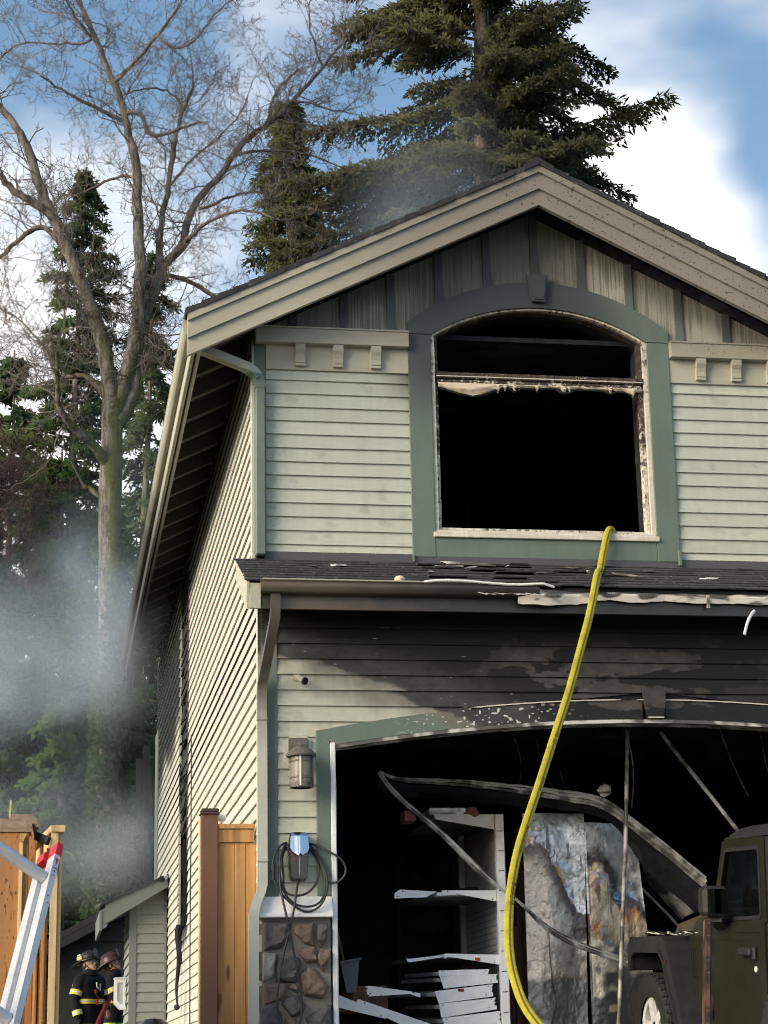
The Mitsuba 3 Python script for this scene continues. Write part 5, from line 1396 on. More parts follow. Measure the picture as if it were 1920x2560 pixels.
for sd in (1, -1):
    Y0, Y1 = (.70, .775) if sd > 0 else (-.775, -.70)
    cowl = rpoly([(-.83, .35), (-.45, .35), (-.40, .80), (-.10, 1.02), (-.10, 1.0), (-.06, 1.03), (-.83, 1.12)], .01)
    jobj('cowl_panel', jside(Polygon([(-.835, .33), (-.44, .33), (-.44, 1.06), (-.62, 1.19), (-.835, 1.20)]), min(Y0, Y1), max(Y0, Y1)), 'paint')
    dp = rpoly([(-1.87, .36), (-.845, .36), (-.845, 1.16), (-.90, 1.24), (-1.13, 1.735), (-1.87, 1.735)], .03)
    wp = rpoly([(-1.79, 1.18), (-.985, 1.17), (-.965, 1.22), (-1.17, 1.672), (-1.79, 1.672)], .035)
    lower = dp.intersection(sbox(-3, 0, 0, 1.155))
    upper = dp.intersection(sbox(-3, 1.1551, 0, 3)).difference(wp)
    D_ = jobj('door', cat(jside(lower, *sorted((sd * .712, sd * .782))), jside(upper, *sorted((sd * .700, sd * .765)))), 'paint', smooth=25)
    mm = jp(jside(wp.buffer(.004).difference(wp.buffer(-.022)), *sorted((sd * .766, sd * .772))))
    obj('window_seal', mm, 'plastic', D_)
    obj('window_pane', jp(jside(wp.buffer(-.01), *sorted((sd * .745, sd * .747)))), 'windowglass', D_)
    hd_ = jp(cat(BV(-1.70, -1.49, *sorted((sd * .783, sd * .835)), .93, .985, .012), BV(-1.73, -1.68, *sorted((sd * .783, sd * .81)), .90, .99, .01)))
    obj('handle', hd_, 'plastic', D_)
    obj('lock', jp(lathe([(0, 0), (.022, 0), (.020, .006), (0, .008)], 16, (0, 0, 0), 'y').apply_scale((1, -sd, 1)).apply_translation((-1.70, sd * .783, .84))), 'silver', D_)
    obj('crease', jp(cat(BV(-1.78, -.95, *sorted((sd * .783, sd * .788)), 1.085, 1.10, .002), BV(-1.6, -.95, *sorted((sd * .783, sd * .786)), 1.03, 1.036, .001))), 'paint', D_)
    for zz in (.98, .52):
        obj('hinge', jp(cat(BV(-.90, -.76, *sorted((sd * .783, sd * .812)), zz - .035, zz + .035, .01), tube([(-.842, sd * .80, zz - .06), (-.842, sd * .80, zz + .06)], .017, 8))), 'plastic', D_)
    jobj('rear_body', cat(jside(rpoly([(-3.25, .45), (-2.85, .45), (-2.7, .85), (-2.2, .85), (-2.05, .36), (-1.885, .36), (-1.885, 1.15), (-3.25, 1.15)], .02), *sorted((sd * .70, sd * .775)))), 'paint')
    jobj('hardtop_side', jside(rpoly([(-3.25, 1.16), (-1.885, 1.16), (-1.885, 1.73), (-3.2, 1.74)], .03), *sorted((sd * .68, sd * .76))), 'plastic')
    jobj('windshield_pillar', bar((-.72, sd * .70, 1.18), (-1.12, sd * .66, 1.76), .06, .055), 'paint')
    # flare: rounded arch band over the wheel
    pf = [(.50, .80), (.50, 1.00), (.43, 1.055), (-.22, 1.065), (-.33, 1.03), (-.66, .42), (-.56, .40), (-.30, .88), (-.22, .95), (.33, .95), (.40, .90), (.42, .80)]
    fl_ = jside(Polygon(pf).buffer(-.012).buffer(.012), *sorted((sd * .66, sd * .93)))
    FLR = jobj('fender_flare', fl_, 'plastic', smooth=25)
    obj('flare_lip', jp(cat(*[bar((a[0], sd * .935, a[1]), (b[0], sd * .935, b[1]), .022, .022) for a, b in zip(pf[5:-1], pf[6:])])), 'plastic', FLR)
    obj('marker_lamp', jp(BV(.40, .45, *sorted((sd * .70, sd * .80)), 1.06, 1.10, .012)), 'gloss_black', FLR)
    if sd > 0:
        obj('broken_plastic', jp(cat(*[bar((.30 - .09 * i, .72 + .02 * (i % 3), 1.072), (.22 - .09 * i + .1 * rng.normal(), .80 + .05 * rng.random(), 1.078 + .02 * rng.random()), .018, .006) for i in range(11)])), 'silver', FLR)
        obj('broken_plastic', jp(cat(*[bar((.30 - .07 * i, .70 + .02 * (i % 3), 1.073), (.22 - .07 * i + .1 * rng.normal(), .78 + .07 * rng.random(), 1.076 + .03 * rng.random()), .03, .006) for i in range(12)])), 'black', FLR)
        obj('scuff', jp(trimesh.convex.convex_hull(np.array([(-.36 + .03 * a, .94 + .002 * b, .86 + .02 * c_) for a, c_ in ((0, 0), (1, .3), (.5, 1.3)) for b in (0, 1)]))), 'darkred', FLR)
    jobj('vent', cat(*[bar((-.50 - .035 * i, sd * .778, .76), (-.475 - .035 * i, sd * .778, .98), .018, .012) for i in range(3)]), 'black')
    jobj('inner_fender', cat(B(-.55, .42, *sorted((sd * .40, sd * .655)), .92, 1.0), B(-.6, .5, *sorted((sd * .38, sd * .41)), .35, 1.0)), 'black')
    for X0, nmw in ((.06, 'wheel'), (-2.45, 'wheel')):
        WY = sd * .80
        steer = math.radians(0)
        wk = numbered(f'{JP}__{nmw}')
        tp = [(.225, -.115), (.30, -.128), (.36, -.125), (.385, -.105), (.395, -.07), (.395, .07), (.385, .105), (.36, .125), (.30, .128), (.225, .115)]
        def wpl(m): return jp(m.apply_translation((X0, WY, .385)))
        obj('tyre', wpl(lathe(tp, 40, (0, 0, 0), 'y')), 'rubber', wk, smooth=35)
        tr_ = []
        for i in range(36):
            a = i / 36 * 2 * np.pi
            for yy, off in ((-.085, 0), (-.03, .5), (.03, .5), (.085, 0)):
                aa = a + off * np.pi / 36
                bx = BV(-.024, .024, yy - .022, yy + .022, .392, .404, .004)
                bx.apply_transform(trimesh.transformations.rotation_matrix(aa, [0, 1, 0])); tr_.append(bx)
            bx = BV(-.018, .018, sd * .110 - .012, sd * .110 + .012, .355, .392, .004)
            bx.apply_transform(trimesh.transformations.rotation_matrix(a, [0, 1, 0])); tr_.append(bx)
        obj('tread', wpl(cat(*tr_)), 'rubber', wk)
        obj('rim', wpl(lathe([(.205, -.09), (.228, -.10), (.230, .10), (.216, .112), (.205, .09), (.205, -.09)], 36, (0, 0, 0), 'y')), 'rim', wk, smooth=40)
        for i in range(5):
            a = i / 5 * 2 * np.pi + .3
            sp = trimesh.convex.convex_hull(np.array([(x, y_, z_) for x, z_, ys in ((-.045, .04, (.055, .09)), (.045, .04, (.055, .09)), (-.028, .212, (.070, .100)), (.028, .212, (.070, .100))) for y_ in (sd * ys[0], sd * ys[1])]))
            sp.apply_transform(trimesh.transformations.rotation_matrix(a, [0, 1, 0]))
            obj('spoke', wpl(sp), 'rim', wk)
        obj('hub_cap', wpl(lathe([(0, .095), (.03, .092), (.035, .05), (0, .04)], 18, (0, 0, 0), 'y').apply_scale((1, -sd, 1))), 'black', wk)
        obj('brake_disc', wpl(lathe([(0, -.01), (.15, -.01), (.15, .01), (0, .01)], 24, (0, 0, 0), 'y')), 'greymetal', wk, uv=(.2, 0))
    mr = numbered(f'{JP}__mirror')
    obj('housing', jp(BV(-1.36, -1.22, *sorted((sd * .82, sd * 1.01)), 1.20, 1.41, .028)), 'plastic', mr, smooth=30)
    obj('mirror_glass', jp(BV(-1.3635, -1.3605, *sorted((sd * .835, sd * .985)), 1.222, 1.388, .0012)), 'mirror', mr)
    obj('arm', jp(bar((-1.10, sd * .76, 1.13), (-1.28, sd * .90, 1.19), .10, .06)), 'plastic', mr)
# hood: tapered, crowned
hv = []
for X, hw, zt_ in ((-.62, .66, 1.335), (-.25, .62, 1.325), (.15, .575, 1.295), (.40, .545, 1.235), (.50, .54, 1.12)):
    for s_ in np.linspace(-1, 1, 13):
        hv.append((X, s_ * hw, zt_ - .085 * abs(s_) ** 4 + .012 * (abs(s_) < .55)))
hv = np.array(hv); hf = []
for i in range(4):
    for j in range(12): hf += [(i * 13 + j, i * 13 + j + 1, (i + 1) * 13 + j + 1), (i * 13 + j, (i + 1) * 13 + j + 1, (i + 1) * 13 + j)]
jobj('hood', trimesh.Trimesh(hv, np.array(hf), process=False), 'paint', smooth=30)
for s_ in (-1, 1): jobj('hood_side', trimesh.convex.convex_hull(np.array([(-.62, s_ * .66, 1.25), (-.62, s_ * .66, 1.132), (.50, s_ * .54, .995), (.50, s_ * .54, 1.035), (.40, s_ * .545, 1.15), (-.62, s_ * .63, 1.25), (.45, s_ * .50, 1.0)])), 'paint')
for s_ in (-1, 1): jobj('engine_side', trimesh.convex.convex_hull(np.array([(-.62, s_ * .668, 1.127), (-.62, s_ * .668, .6), (.50, s_ * .545, .6), (.50, s_ * .545, .990), (-.62, s_ * .60, .6), (.5, s_ * .5, .6)])), 'paint')
for s_ in (-1, 1):
    jobj('hood_latch', cat(BV(.26, .36, *sorted((s_ * .548, s_ * .575)), .985, 1.09, .012), BV(.285, .335, *sorted((s_ * .545, s_ * .57)), 1.085, 1.12, .01)), 'plastic')
jobj('grille', BV(.50, .56, -.54, .54, .52, 1.10, .02), 'paint')
jobj('bumper', BV(.60, .80, -.82, .82, .42, .60, .03), 'plastic')
jobj('windshield_frame', cat(bar((-.735, -.70, 1.24), (-.735, .70, 1.24), .05, .06), bar((-1.12, -.66, 1.745), (-1.12, .66, 1.745), .05, .06)), 'paint')
jobj('windshield', trimesh.Trimesh(np.array([(-.76, -.68, 1.25), (-.76, .68, 1.25), (-1.12, .64, 1.73), (-1.12, -.64, 1.73)]), np.array([(0, 1, 2), (0, 2, 3)]), process=False), 'windowglass')
rf = [(X, s_ * y_, z_) for s_ in (-1, 1) for X, y_, z_ in ((-1.09, .70, 1.745), (-1.09, .69, 1.775), (-1.14, .64, 1.815), (-1.30, .60, 1.835), (-3.2, .60, 1.83), (-3.28, .64, 1.80), (-3.28, .715, 1.745), (-1.3, .715, 1.755), (-1.3, .715, 1.785))]
jobj('roof', trimesh.convex.convex_hull(np.array(rf)), 'plastic')
jobj('rain_gutter', cat(*[bar((-1.10, s_ * .725, 1.748), (-3.2, s_ * .725, 1.752), .018, .014) for s_ in (-1, 1)]), 'plastic')
jobj('chassis', cat(B(-3.2, .5, -.55, .55, .42, .55), B(-1.9, -.8, -.70, .70, .45, .5), B(-3.25, -1.9, -.69, .69, .8, .86), B(-3.27, -3.24, -.70, .70, .5, 1.75)), 'black')
jobj('dashboard', BV(-1.0, -.74, -.68, .68, .92, 1.14, .05), 'headliner')
swm = trimesh.creation.torus(.19, .016, 32, 10); swm.apply_transform(trimesh.transformations.rotation_matrix(math.radians(68), [0, 1, 0])); swm.apply_translation((-1.12, .36, 1.10))
jobj('steering_wheel', cat(swm, bar((-1.12, .20, 1.10), (-1.12, .52, 1.10), .03, .03), bar((-1.10, .36, 1.10), (-.9, .36, 1.02), .05, .05)), 'black', smooth=40)
for s_ in (-1, 1):
    jobj('seat', cat(BV(-1.95, -1.45, s_ * .36 - .24, s_ * .36 + .24, .62, .80, .05), trimesh.convex.convex_hull(np.array([(X, s_ * .36 + y_, z_) for y_ in (-.23, .23) for X, z_ in ((-1.88, .75), (-2.0, .75), (-2.02, 1.30), (-2.12, 1.28))])), BV(-2.14, -2.04, s_ * .36 - .12, s_ * .36 + .12, 1.32, 1.50, .04)), 'headliner')
jobj('roll_bar', cat(tube(spline([(-2.05, .62, .9), (-2.05, .60, 1.5), (-2.0, .52, 1.68), (-2.0, -.52, 1.68), (-2.05, -.60, 1.5), (-2.05, -.62, .9)], 30), .03, 8), tube([(-1.12, .6, 1.69), (-2.0, .58, 1.68)], .03, 8)), 'black')

# ------------------------------------------------------------------ trees
def prisms(p0, p1, r0, r1, n=3):
    """many tapered prisms at once"""
    p0, p1 = np.asarray(p0, float), np.asarray(p1, float)
    d = p1 - p0; d /= np.linalg.norm(d, axis=1, keepdims=True) + 1e-9
    a = np.where(np.abs(d[:, 2:3]) < .9, [[0, 0, 1.0]], [[1.0, 0, 0]])
    u = np.cross(d, a); u /= np.linalg.norm(u, axis=1, keepdims=True); w = np.cross(d, u)
    ang = np.arange(n) / n * 2 * np.pi
    ring = np.cos(ang)[None, :, None] * u[:, None] + np.sin(ang)[None, :, None] * w[:, None]
    v = np.concatenate([p0[:, None] + ring * np.asarray(r0)[:, None, None], p1[:, None] + ring * np.asarray(r1)[:, None, None]], 1).reshape(-1, 3)
    b = (np.arange(len(p0)) * 2 * n)[:, None]
    f = np.concatenate([np.stack([b[:, 0] + j, b[:, 0] + (j + 1) % n, b[:, 0] + n + (j + 1) % n], 1) for j in range(n)] + [np.stack([b[:, 0] + j, b[:, 0] + n + (j + 1) % n, b[:, 0] + n + j], 1) for j in range(n)])
    return trimesh.Trimesh(v, f, process=False)


LIMBS = {"trunk":[[-0.34,24.0,2.71,0.277],[-0.42,24.0,7.27,0.246],[-0.46,24.0,10.01,0.215],[-0.48,24.0,11.16,0.2],[-0.46,24.0,11.86,0.192],[-0.47,24.0,12.56,0.185],[-0.48,24.0,12.97,0.169]],"ls":[[-0.48,24.0,12.88,0.146],[-0.56,24.01,13.48,0.131],[-0.63,24.02,13.92,0.123],[-0.82,24.04,14.62,0.115],[-1.02,24.05,15.2,0.108],[-1.25,24.07,15.79,0.108],[-1.43,24.08,16.26,0.1],[-1.71,24.09,16.86,0.093],[-1.95,24.1,17.37,0.085],[-2.13,24.12,17.93,0.077],[-2.39,24.13,18.65,0.062],[-2.88,24.15,19.36,0.054],[-3.39,24.17,19.94,0.039]],"ls2":[[-1.59,24.08,16.58,0.069],[-1.86,24.0,16.97,0.069],[-2.55,23.86,17.38,0.061],[-2.82,23.79,17.63,0.054],[-3.31,23.7,17.83,0.038]],"ls3":[[-1.33,24.07,15.96,0.046],[-1.84,24.18,16.67,0.046],[-1.95,24.2,16.72,0.046],[-2.25,24.22,16.59,0.039],[-2.78,24.27,16.04,0.031],[-3.17,24.33,15.65,0.023]],"cs":[[-0.43,24.0,12.63,0.138],[-0.24,24.05,13.33,0.123],[-0.04,24.1,14.21,0.116],[0.04,24.17,15.41,0.108],[0.05,24.22,16.15,0.101],[0.02,24.26,16.89,0.093],[-0.03,24.3,17.64,0.085],[-0.06,24.35,18.4,0.078],[-0.19,24.38,18.89,0.07],[-0.45,24.44,19.98,0.062],[-0.59,24.46,20.29,0.054],[-0.9,24.5,21.12,0.047],[-1.26,24.56,22.05,0.039],[-1.38,24.6,22.76,0.031]],"cs1":[[-0.5,24.44,20.24,0.039],[-0.22,24.21,20.46,0.035],[0.34,23.71,20.99,0.031],[0.83,23.21,21.56,0.023],[1.08,22.89,21.96,0.015]],"cs2":[[-1.01,24.5,21.27,0.023],[-1.58,23.9,21.78,0.019],[-1.71,23.68,22.02,0.015]],"cs3":[[-1.01,24.5,21.22,0.023],[-1.73,24.82,21.23,0.02],[-2.66,25.22,21.32,0.016],[-2.96,25.36,21.06,0.016]],"cs4":[[-0.34,24.38,19.31,0.039],[-0.98,24.16,19.48,0.031],[-1.61,23.94,19.7,0.023],[-2.07,23.77,19.91,0.015]],"cs5":[[-0.25,24.38,19.47,0.039],[0.09,24.25,19.27,0.031],[0.23,24.16,18.91,0.031],[0.66,24.04,18.93,0.023],[1.42,23.79,19.02,0.015]],"cs6":[[0.01,24.3,17.81,0.031],[-0.29,24.53,18.11,0.023],[-0.78,24.82,18.01,0.02],[-1.61,25.36,18.04,0.012]],"cs7":[[0.34,23.71,20.99,0.023],[0.81,23.69,20.7,0.019],[1.39,23.67,21.29,0.015],[1.9,23.64,21.88,0.011]],"rs":[[-0.39,24.0,12.47,0.131],[-0.07,24.12,13.11,0.123],[0.04,24.25,13.93,0.108],[0.14,24.38,14.79,0.101],[0.39,24.5,15.56,0.093],[0.55,24.6,16.17,0.086]],"rsa":[[0.53,24.6,16.13,0.07],[0.47,24.59,16.65,0.055],[0.61,24.56,17.69,0.047],[0.74,24.53,18.75,0.047],[0.93,24.5,19.65,0.039],[1.01,24.49,19.85,0.031],[1.12,24.47,20.58,0.016]],"rsb":[[0.55,24.6,16.17,0.078],[0.72,24.64,16.32,0.07],[1.26,24.87,17.76,0.063],[1.76,24.99,18.43,0.055],[2.12,25.11,19.1,0.055],[2.84,25.26,19.87,0.048],[3.42,25.39,20.52,0.04],[4.12,25.56,21.5,0.032],[4.57,25.71,22.47,0.02],[4.31,25.71,22.65,0.012]],"rsb1":[[4.04,25.39,21.38,0.02],[3.74,24.97,22.18,0.016],[3.7,24.76,22.63,0.012]],"rsb2":[[2.02,24.99,18.91,0.032],[3.02,25.16,19.17,0.024],[4.17,25.34,19.05,0.016]],"rsb3":[[2.92,25.26,19.94,0.024],[4.13,25.78,20.09,0.016]],"rsb4":[[3.4,25.26,20.46,0.024],[4.64,25.3,20.21,0.012]],"rsb5":[[2.86,25.26,19.91,0.032],[2.96,25.4,20.5,0.024],[3.56,25.65,21.39,0.016]],"rsc":[[0.17,24.38,14.94,0.047],[0.4,24.56,15.86,0.047],[0.91,24.62,15.91,0.047],[1.31,24.66,15.73,0.039],[1.65,24.72,15.56,0.039],[2.17,24.82,15.18,0.031]],"rsd":[[0.63,24.6,16.19,0.039],[1.3,24.01,16.81,0.035],[1.71,23.73,16.97,0.031],[2.16,23.49,16.98,0.023],[2.69,23.25,16.75,0.015]],"rse":[[1.33,24.87,17.61,0.031],[1.85,25.05,17.9,0.024],[2.39,25.22,18.19,0.02],[3.1,25.43,18.13,0.016]],"rsf":[[0.93,24.5,19.59,0.023],[0.7,24.56,20.07,0.019],[-0.06,24.63,20.15,0.016],[-0.4,24.66,20.01,0.012]],"rsg":[[0.61,24.56,17.8,0.023],[1.12,24.34,18.46,0.019],[1.77,24.12,19.03,0.015],[2.26,23.89,19.78,0.012]],"ll":[[-0.53,24.0,11.54,0.108],[-0.8,23.69,11.87,0.084],[-1.27,23.29,12.19,0.068],[-1.45,23.12,12.34,0.053],[-1.57,22.75,12.86,0.037],[-1.6,22.4,13.37,0.03]],"ll2":[[-0.54,24.0,12.97,0.062],[-0.81,24.2,13.36,0.054],[-1.01,24.33,13.55,0.047],[-1.55,24.54,13.56,0.039],[-1.86,24.67,13.5,0.023]],"ll3":[[-0.57,24.0,10.8,0.046],[-0.66,23.99,10.93,0.046],[-1.0,23.98,11.16,0.031]],"rl":[[0.04,24.12,13.37,0.046],[0.11,24.2,13.66,0.046],[0.37,24.28,13.91,0.039],[0.66,24.37,14.11,0.039],[1.24,24.55,14.52,0.031]],"th":[[-1.59,22.4,12.72,0.022],[-1.84,22.79,13.59,0.019],[-2.24,23.09,14.18,0.015],[-2.72,23.36,14.6,0.011]]}
BT = thing('bare_tree', 'tall leafless tree with mossy forked trunk left of the house', 'tree')
segs = []


def grow(p, d, L, r, depth):
    n = max(2, int(L / (.16 if depth < 2 else .09)))
    n = min(n, 9)
    st = L / n
    for i in range(n):
        d = d + rng.normal(0, .20 if depth < 2 else .30, 3) + np.array([0, 0, .07 if depth < 2 else .10])
        d /= np.linalg.norm(d)
        q = p + d * st
        r1 = max(r * (1 - .6 / n), .0045)
        segs.append((p, q, r, r1))
        p, r = q, r1
        if depth < 3 and i >= (1 if depth == 0 else 0):
            for _ in range(2 if (depth >= 1 and rng.random() < .55) else 1):
                if rng.random() < .82:
                    e = d * .75 + rng.normal(0, .62, 3); e /= np.linalg.norm(e)
                    grow(p, e, L * (.46 if depth < 2 else .42) * (.5 + .8 * rng.random()), max(r * .62, .0045), depth + 1)


for nm_, pts in LIMBS.items():
    P = np.array(pts)
    k = max(8, len(P) * 4)
    q = spline(P, k)
    q[:, 3] = np.interp(np.linspace(0, 1, k), np.linspace(0, 1, len(P)), P[:, 3])
    c = q[:, :3] + rng.normal(0, .012, (k, 3)) * (nm_ != 'trunk')
    big = q[:, 3] > .05
    name = 'trunk' if nm_ == 'trunk' else 'limb'
    n_s = 16 if nm_ in ('trunk', 'ls', 'cs', 'rs') else 8
    tm = tube(c, q[:, 3] * 1.22, n_s)
    if n_s == 16:
        ax = np.repeat(c, n_s, 0)
        nv = len(ax)
        dd = tm.vertices[:nv] - ax
        tm.vertices[:nv] = ax + dd * (1 + .22 * (meshkit.fbm(tm.vertices[:nv] * np.array([7, 7, 2.5]), 3)[:, None] - .5))
    obj(name, tm, 'bark', BT, smooth=True)
    if nm_ == 'trunk': continue
    L = np.r_[0, np.cumsum(np.linalg.norm(np.diff(c, axis=0), axis=1))]
    s_ = .25
    while s_ < L[-1]:
        i = min(np.searchsorted(L, s_), k - 1)
        rr = q[i, 3]
        t_ = c[i] - c[i - 1]; t_ /= np.linalg.norm(t_)
        if c[i][2] > 12.2:
            if rr < .12:
                e = t_ * .5 + rng.normal(0, .7, 3) + np.array([0, -.1, .18 if c[i][2] > 15 else -.35]); e /= np.linalg.norm(e)
                grow(c[i], e, (.55 + 1.0 * rng.random()) * (1.0 if rr < .06 else .8), min(.020, max(.009, rr * .35)), 0 if rr < .09 else 1)
            s_ += .15 if rr < .05 else .22
        else:
            s_ += .5
    e = c[-1] - c[-2]; e /= np.linalg.norm(e)
    grow(c[-1], e, .9, max(q[-1, 3], .008), 0)
for i in range(26):      # drooping pale twigs round the lower crown
    b = np.array([-1.5 + 1.8 * rng.random(), 23.8 + .4 * rng.random(), 13.3 + 2.6 * rng.random()])
    grow(b, np.array([rng.normal(0, .4), rng.normal(0, .3), -1.0]), .9, .010, 1)
S_ = segs
obj('twigs', prisms([s[0] for s in S_], [s[1] for s in S_], np.array([s[2] for s in S_]), np.array([s[3] for s in S_]), 3), 'twig', BT, kind='stuff')


def sprays(P, D, L, Wd, tone, base, rnd):
    """leaf sprays: narrow folded kites"""
    P, D = np.asarray(P), np.asarray(D)
    D = D / (np.linalg.norm(D, axis=1, keepdims=True) + 1e-9)
    a = rnd.normal(0, 1, P.shape); u = np.cross(D, a); u /= np.linalg.norm(u, axis=1, keepdims=True) + 1e-9
    w = np.cross(D, u)
    L, Wd = np.asarray(L)[:, None], np.asarray(Wd)[:, None]
    v = np.stack([P, P + D * L * .45 + u * Wd, P + D * L + w * L * .1, P + D * L * .45 - u * Wd], 1).reshape(-1, 3)
    b = (np.arange(len(P)) * 4)[:, None]
    f = np.concatenate([b + [[0, 1, 2]], b + [[0, 2, 3]]])
    col = np.repeat(np.array(base)[None] * np.asarray(tone)[:, None], 4, 0)
    return v, f, col


def leaf_mesh(name, v, f, col, nrm, parent):
    key = numbered(f'{parent}__{name}')
    path = meshkit.write_ply((v, f), False, None, np.clip(col, 0, 1), normals=nrm)
    scene[key] = {'type': 'ply', 'filename': path, 'face_normals': False, 'bsdf': {'type': 'ref', 'id': 'mat_needle'}}
    labels[key] = {'kind': 'stuff'}


def soft_normals(v, f, axis_xy, rnd, up=.45, jit=.25):
    c = v.reshape(-1, 4, 3).mean(1)
    o = np.concatenate([c[:, :2] - axis_xy, np.zeros((len(c), 1))], 1)
    o /= np.linalg.norm(o, axis=1, keepdims=True) + 1e-6
    n = o + np.array([0, 0, up]) + rnd.normal(0, jit, c.shape)
    n /= np.linalg.norm(n, axis=1, keepdims=True)
    return np.repeat(n, 4, 0)


def conifer(label, base, height, reach, z_from, z_to, seed, spray=.20, dens=1.0, droop=.35, color=(.045, .062, .026), extra=(), thin=0.0, group=None, trunk_r=.25, name='conifer', wide=1.0, bushy=1.0):
    rnd = np.random.default_rng(seed)
    t = thing(name, label, 'tree', group)
    base = np.array(base, float)
    tz = np.linspace(0, height, 24)
    lean = np.stack([.10 * np.sin(tz * .3 + seed), .1 * np.cos(tz * .27 + seed), tz], 1)
    obj('trunk', tube(base + lean, trunk_r * (1 - tz / height) + .02, 9), 'bark', t, smooth=True)
    P, D, TN, bs0, bs1, br0, br1 = [], [], [], [], [], [], []
    z = z_from
    ang = rnd.random() * 6
    todo = []
    while z < min(z_to, height - .15):
        f = 1 - z / height
        L = reach * (f ** .75) * (.35 + .70 * rnd.random())
        if rnd.random() > thin: todo.append((z, ang, L, rnd.normal(.12, .12), droop * (.6 + .8 * rnd.random())))
        ang += 2.4 + rnd.normal(0, .5); z += .125 / dens
    todo += list(extra)
    for z, a, L, rise, dr_ in todo:
        d = np.array([math.cos(a), math.sin(a), 0]); sd_ = np.array([-d[1], d[0], 0])
        o_ = base + np.array([np.interp(z, tz, lean[:, 0]), np.interp(z, tz, lean[:, 1]), z])
        n = max(5, int(L / .20))
        tt = np.linspace(0, 1, n + 1)
        curve = sd_ * rnd.normal(0, .08)
        pts = o_ + d * (tt * L)[:, None] + np.array([0, 0, 1.0]) * (L * (rise * tt - dr_ * tt ** 2 + .22 * dr_ * tt ** 4))[:, None] + curve * (tt ** 2 * L)[:, None]
        tone_b = .75 + .5 * rnd.random()
        bs0 += list(pts[:-1]); bs1 += list(pts[1:])
        rr = np.linspace(.028 + .006 * L, .006, n + 1); br0 += list(rr[:-1]); br1 += list(rr[1:])
        for i in range(1, n + 1):
            u = tt[i]
            if u < .12: continue
            for s_ in (-1, 1):
                for rep in range(2):
                    tl = (.10 + .32 * L * (1 - u) ** .8 * .55 * bushy + .14 * bushy) * (.6 + .7 * rnd.random())
                    e = d * (.75 + .3 * rnd.random()) + sd_ * s_ * (.55 + .5 * rnd.random()) + np.array([0, 0, -.30 - .45 * rnd.random()])
                    e /= np.linalg.norm(e)
                    m = max(4, int(tl / (spray * .11 * (1 if wide < 1.5 else 1.5))))
                    q = np.linspace(0.05, 1, m)[:, None]
                    pp = pts[i] + e * tl * q + np.array([0, 0, -.12]) * tl * q ** 2 + rnd.normal(0, .045, (m, 3))
                    P.append(pp); D.append(e + rnd.normal(0, .62, (m, 3)) + np.array([0, 0, -.12]))
                    TN.append(np.full(m, tone_b) * (.65 + .7 * rnd.random(m)))
    P, D, TN = np.concatenate(P), np.concatenate(D), np.concatenate(TN)
    n = len(P)
    v, f, c = sprays(P, D, spray * (.5 + .6 * rnd.random(n)), spray * (.10 + .08 * rnd.random(n)) * wide, TN if wide < 1.5 else .6 + .4 * TN, np.array(color) * 1.75, rnd)
    hue = np.repeat(rnd.random((n, 1)), 4, 0)
    c = c * (1 + hue * np.array([[.35, .12, -.1]]))
    obj('branches', prisms(bs0, bs1, br0, br1, 4), 'bark', t, kind='stuff')
    leaf_mesh('crown', v, f, c, soft_normals(v, f, base[:2], rnd), t)
    return t


conifer('huge dark fir rising behind the gable roof', (8.75, 30, -.2), 42.0, 7.2, 14.0, 31.0, 5, spray=.22, dens=1.6, droop=.42, color=(.046, .052, .032), trunk_r=.42, thin=.12, bushy=1.3,
        extra=[(21.6, -.1, 4.5, .46, .12), (20.6, .2, 3.6, .30, .25), (18.6, -.15, 4.3, .10, .25), (21.4, 3.3, 5.4, .12, .42), (20.4, 2.95, 5.0, .1, .36), (21.0, 3.0, 4.6, .16, .40), (22.9, 2.9, 4.2, .2, .4), (19.2, 3.2, 4.4, .1, .4), (18.7, -2.6, 4.0, .1, .3), (20, -1.6, 3.6, .1, .4)], name='fir_tree')
conifer('narrow fir standing just left of the roof slope', (4.75, 38, -.2), 27.2, 4.6, 16.5, 27, 8, spray=.22, dens=1.4, bushy=1.5, droop=.45, color=(.042, .052, .024), trunk_r=.25, name='fir_tree')
conifer('fir with sparse crown standing behind the bare tree', (-1.05, 36, -.2), 23.8, 4.6, 3, 23.6, 13, spray=.21, dens=1.1, droop=.3, color=(.036, .056, .030), trunk_r=.25, name='fir_tree')
conifer('slim drooping cedar close to the roof eave', (.62, 33, -.2), 20.2, 3.1, 2.5, 20, 21, spray=.20, dens=1.1, droop=.75, color=(.040, .062, .036), thin=.12, trunk_r=.2, name='cedar_tree')
conifer('evergreen at the left edge behind the reddish tree', (-2.9, 42, -.2), 20.6, 5.2, 2.5, 20.4, 34, spray=.24, dens=1.1, droop=.4, color=(.030, .050, .030), trunk_r=.25, thin=.15, wide=2.1, name='cedar_tree')
conifer('low bright green cedar right behind the mossy trunk', (-1.35, 29, -.2), 13.6, 3.6, 2.0, 13.4, 44, spray=.19, dens=1.3, droop=.5, color=(.036, .066, .024), thin=.08, trunk_r=.2, wide=2.1, name='cedar_tree')
conifer('low dark evergreen seen through the smoke at the left edge', (-2.75, 27, -.2), 10.8, 3.2, 1.5, 10.6, 51, spray=.19, dens=1.25, droop=.5, color=(.034, .055, .030), thin=.1, trunk_r=.2, wide=2.1, name='cedar_tree')
conifer('low evergreen seen through the smoke beside the burnt eave', (.1, 30, -.2), 9.6, 3.0, 1.5, 9.4, 58, spray=.19, dens=1.25, droop=.5, color=(.032, .056, .032), thin=.12, trunk_r=.2, wide=2.1, name='cedar_tree')
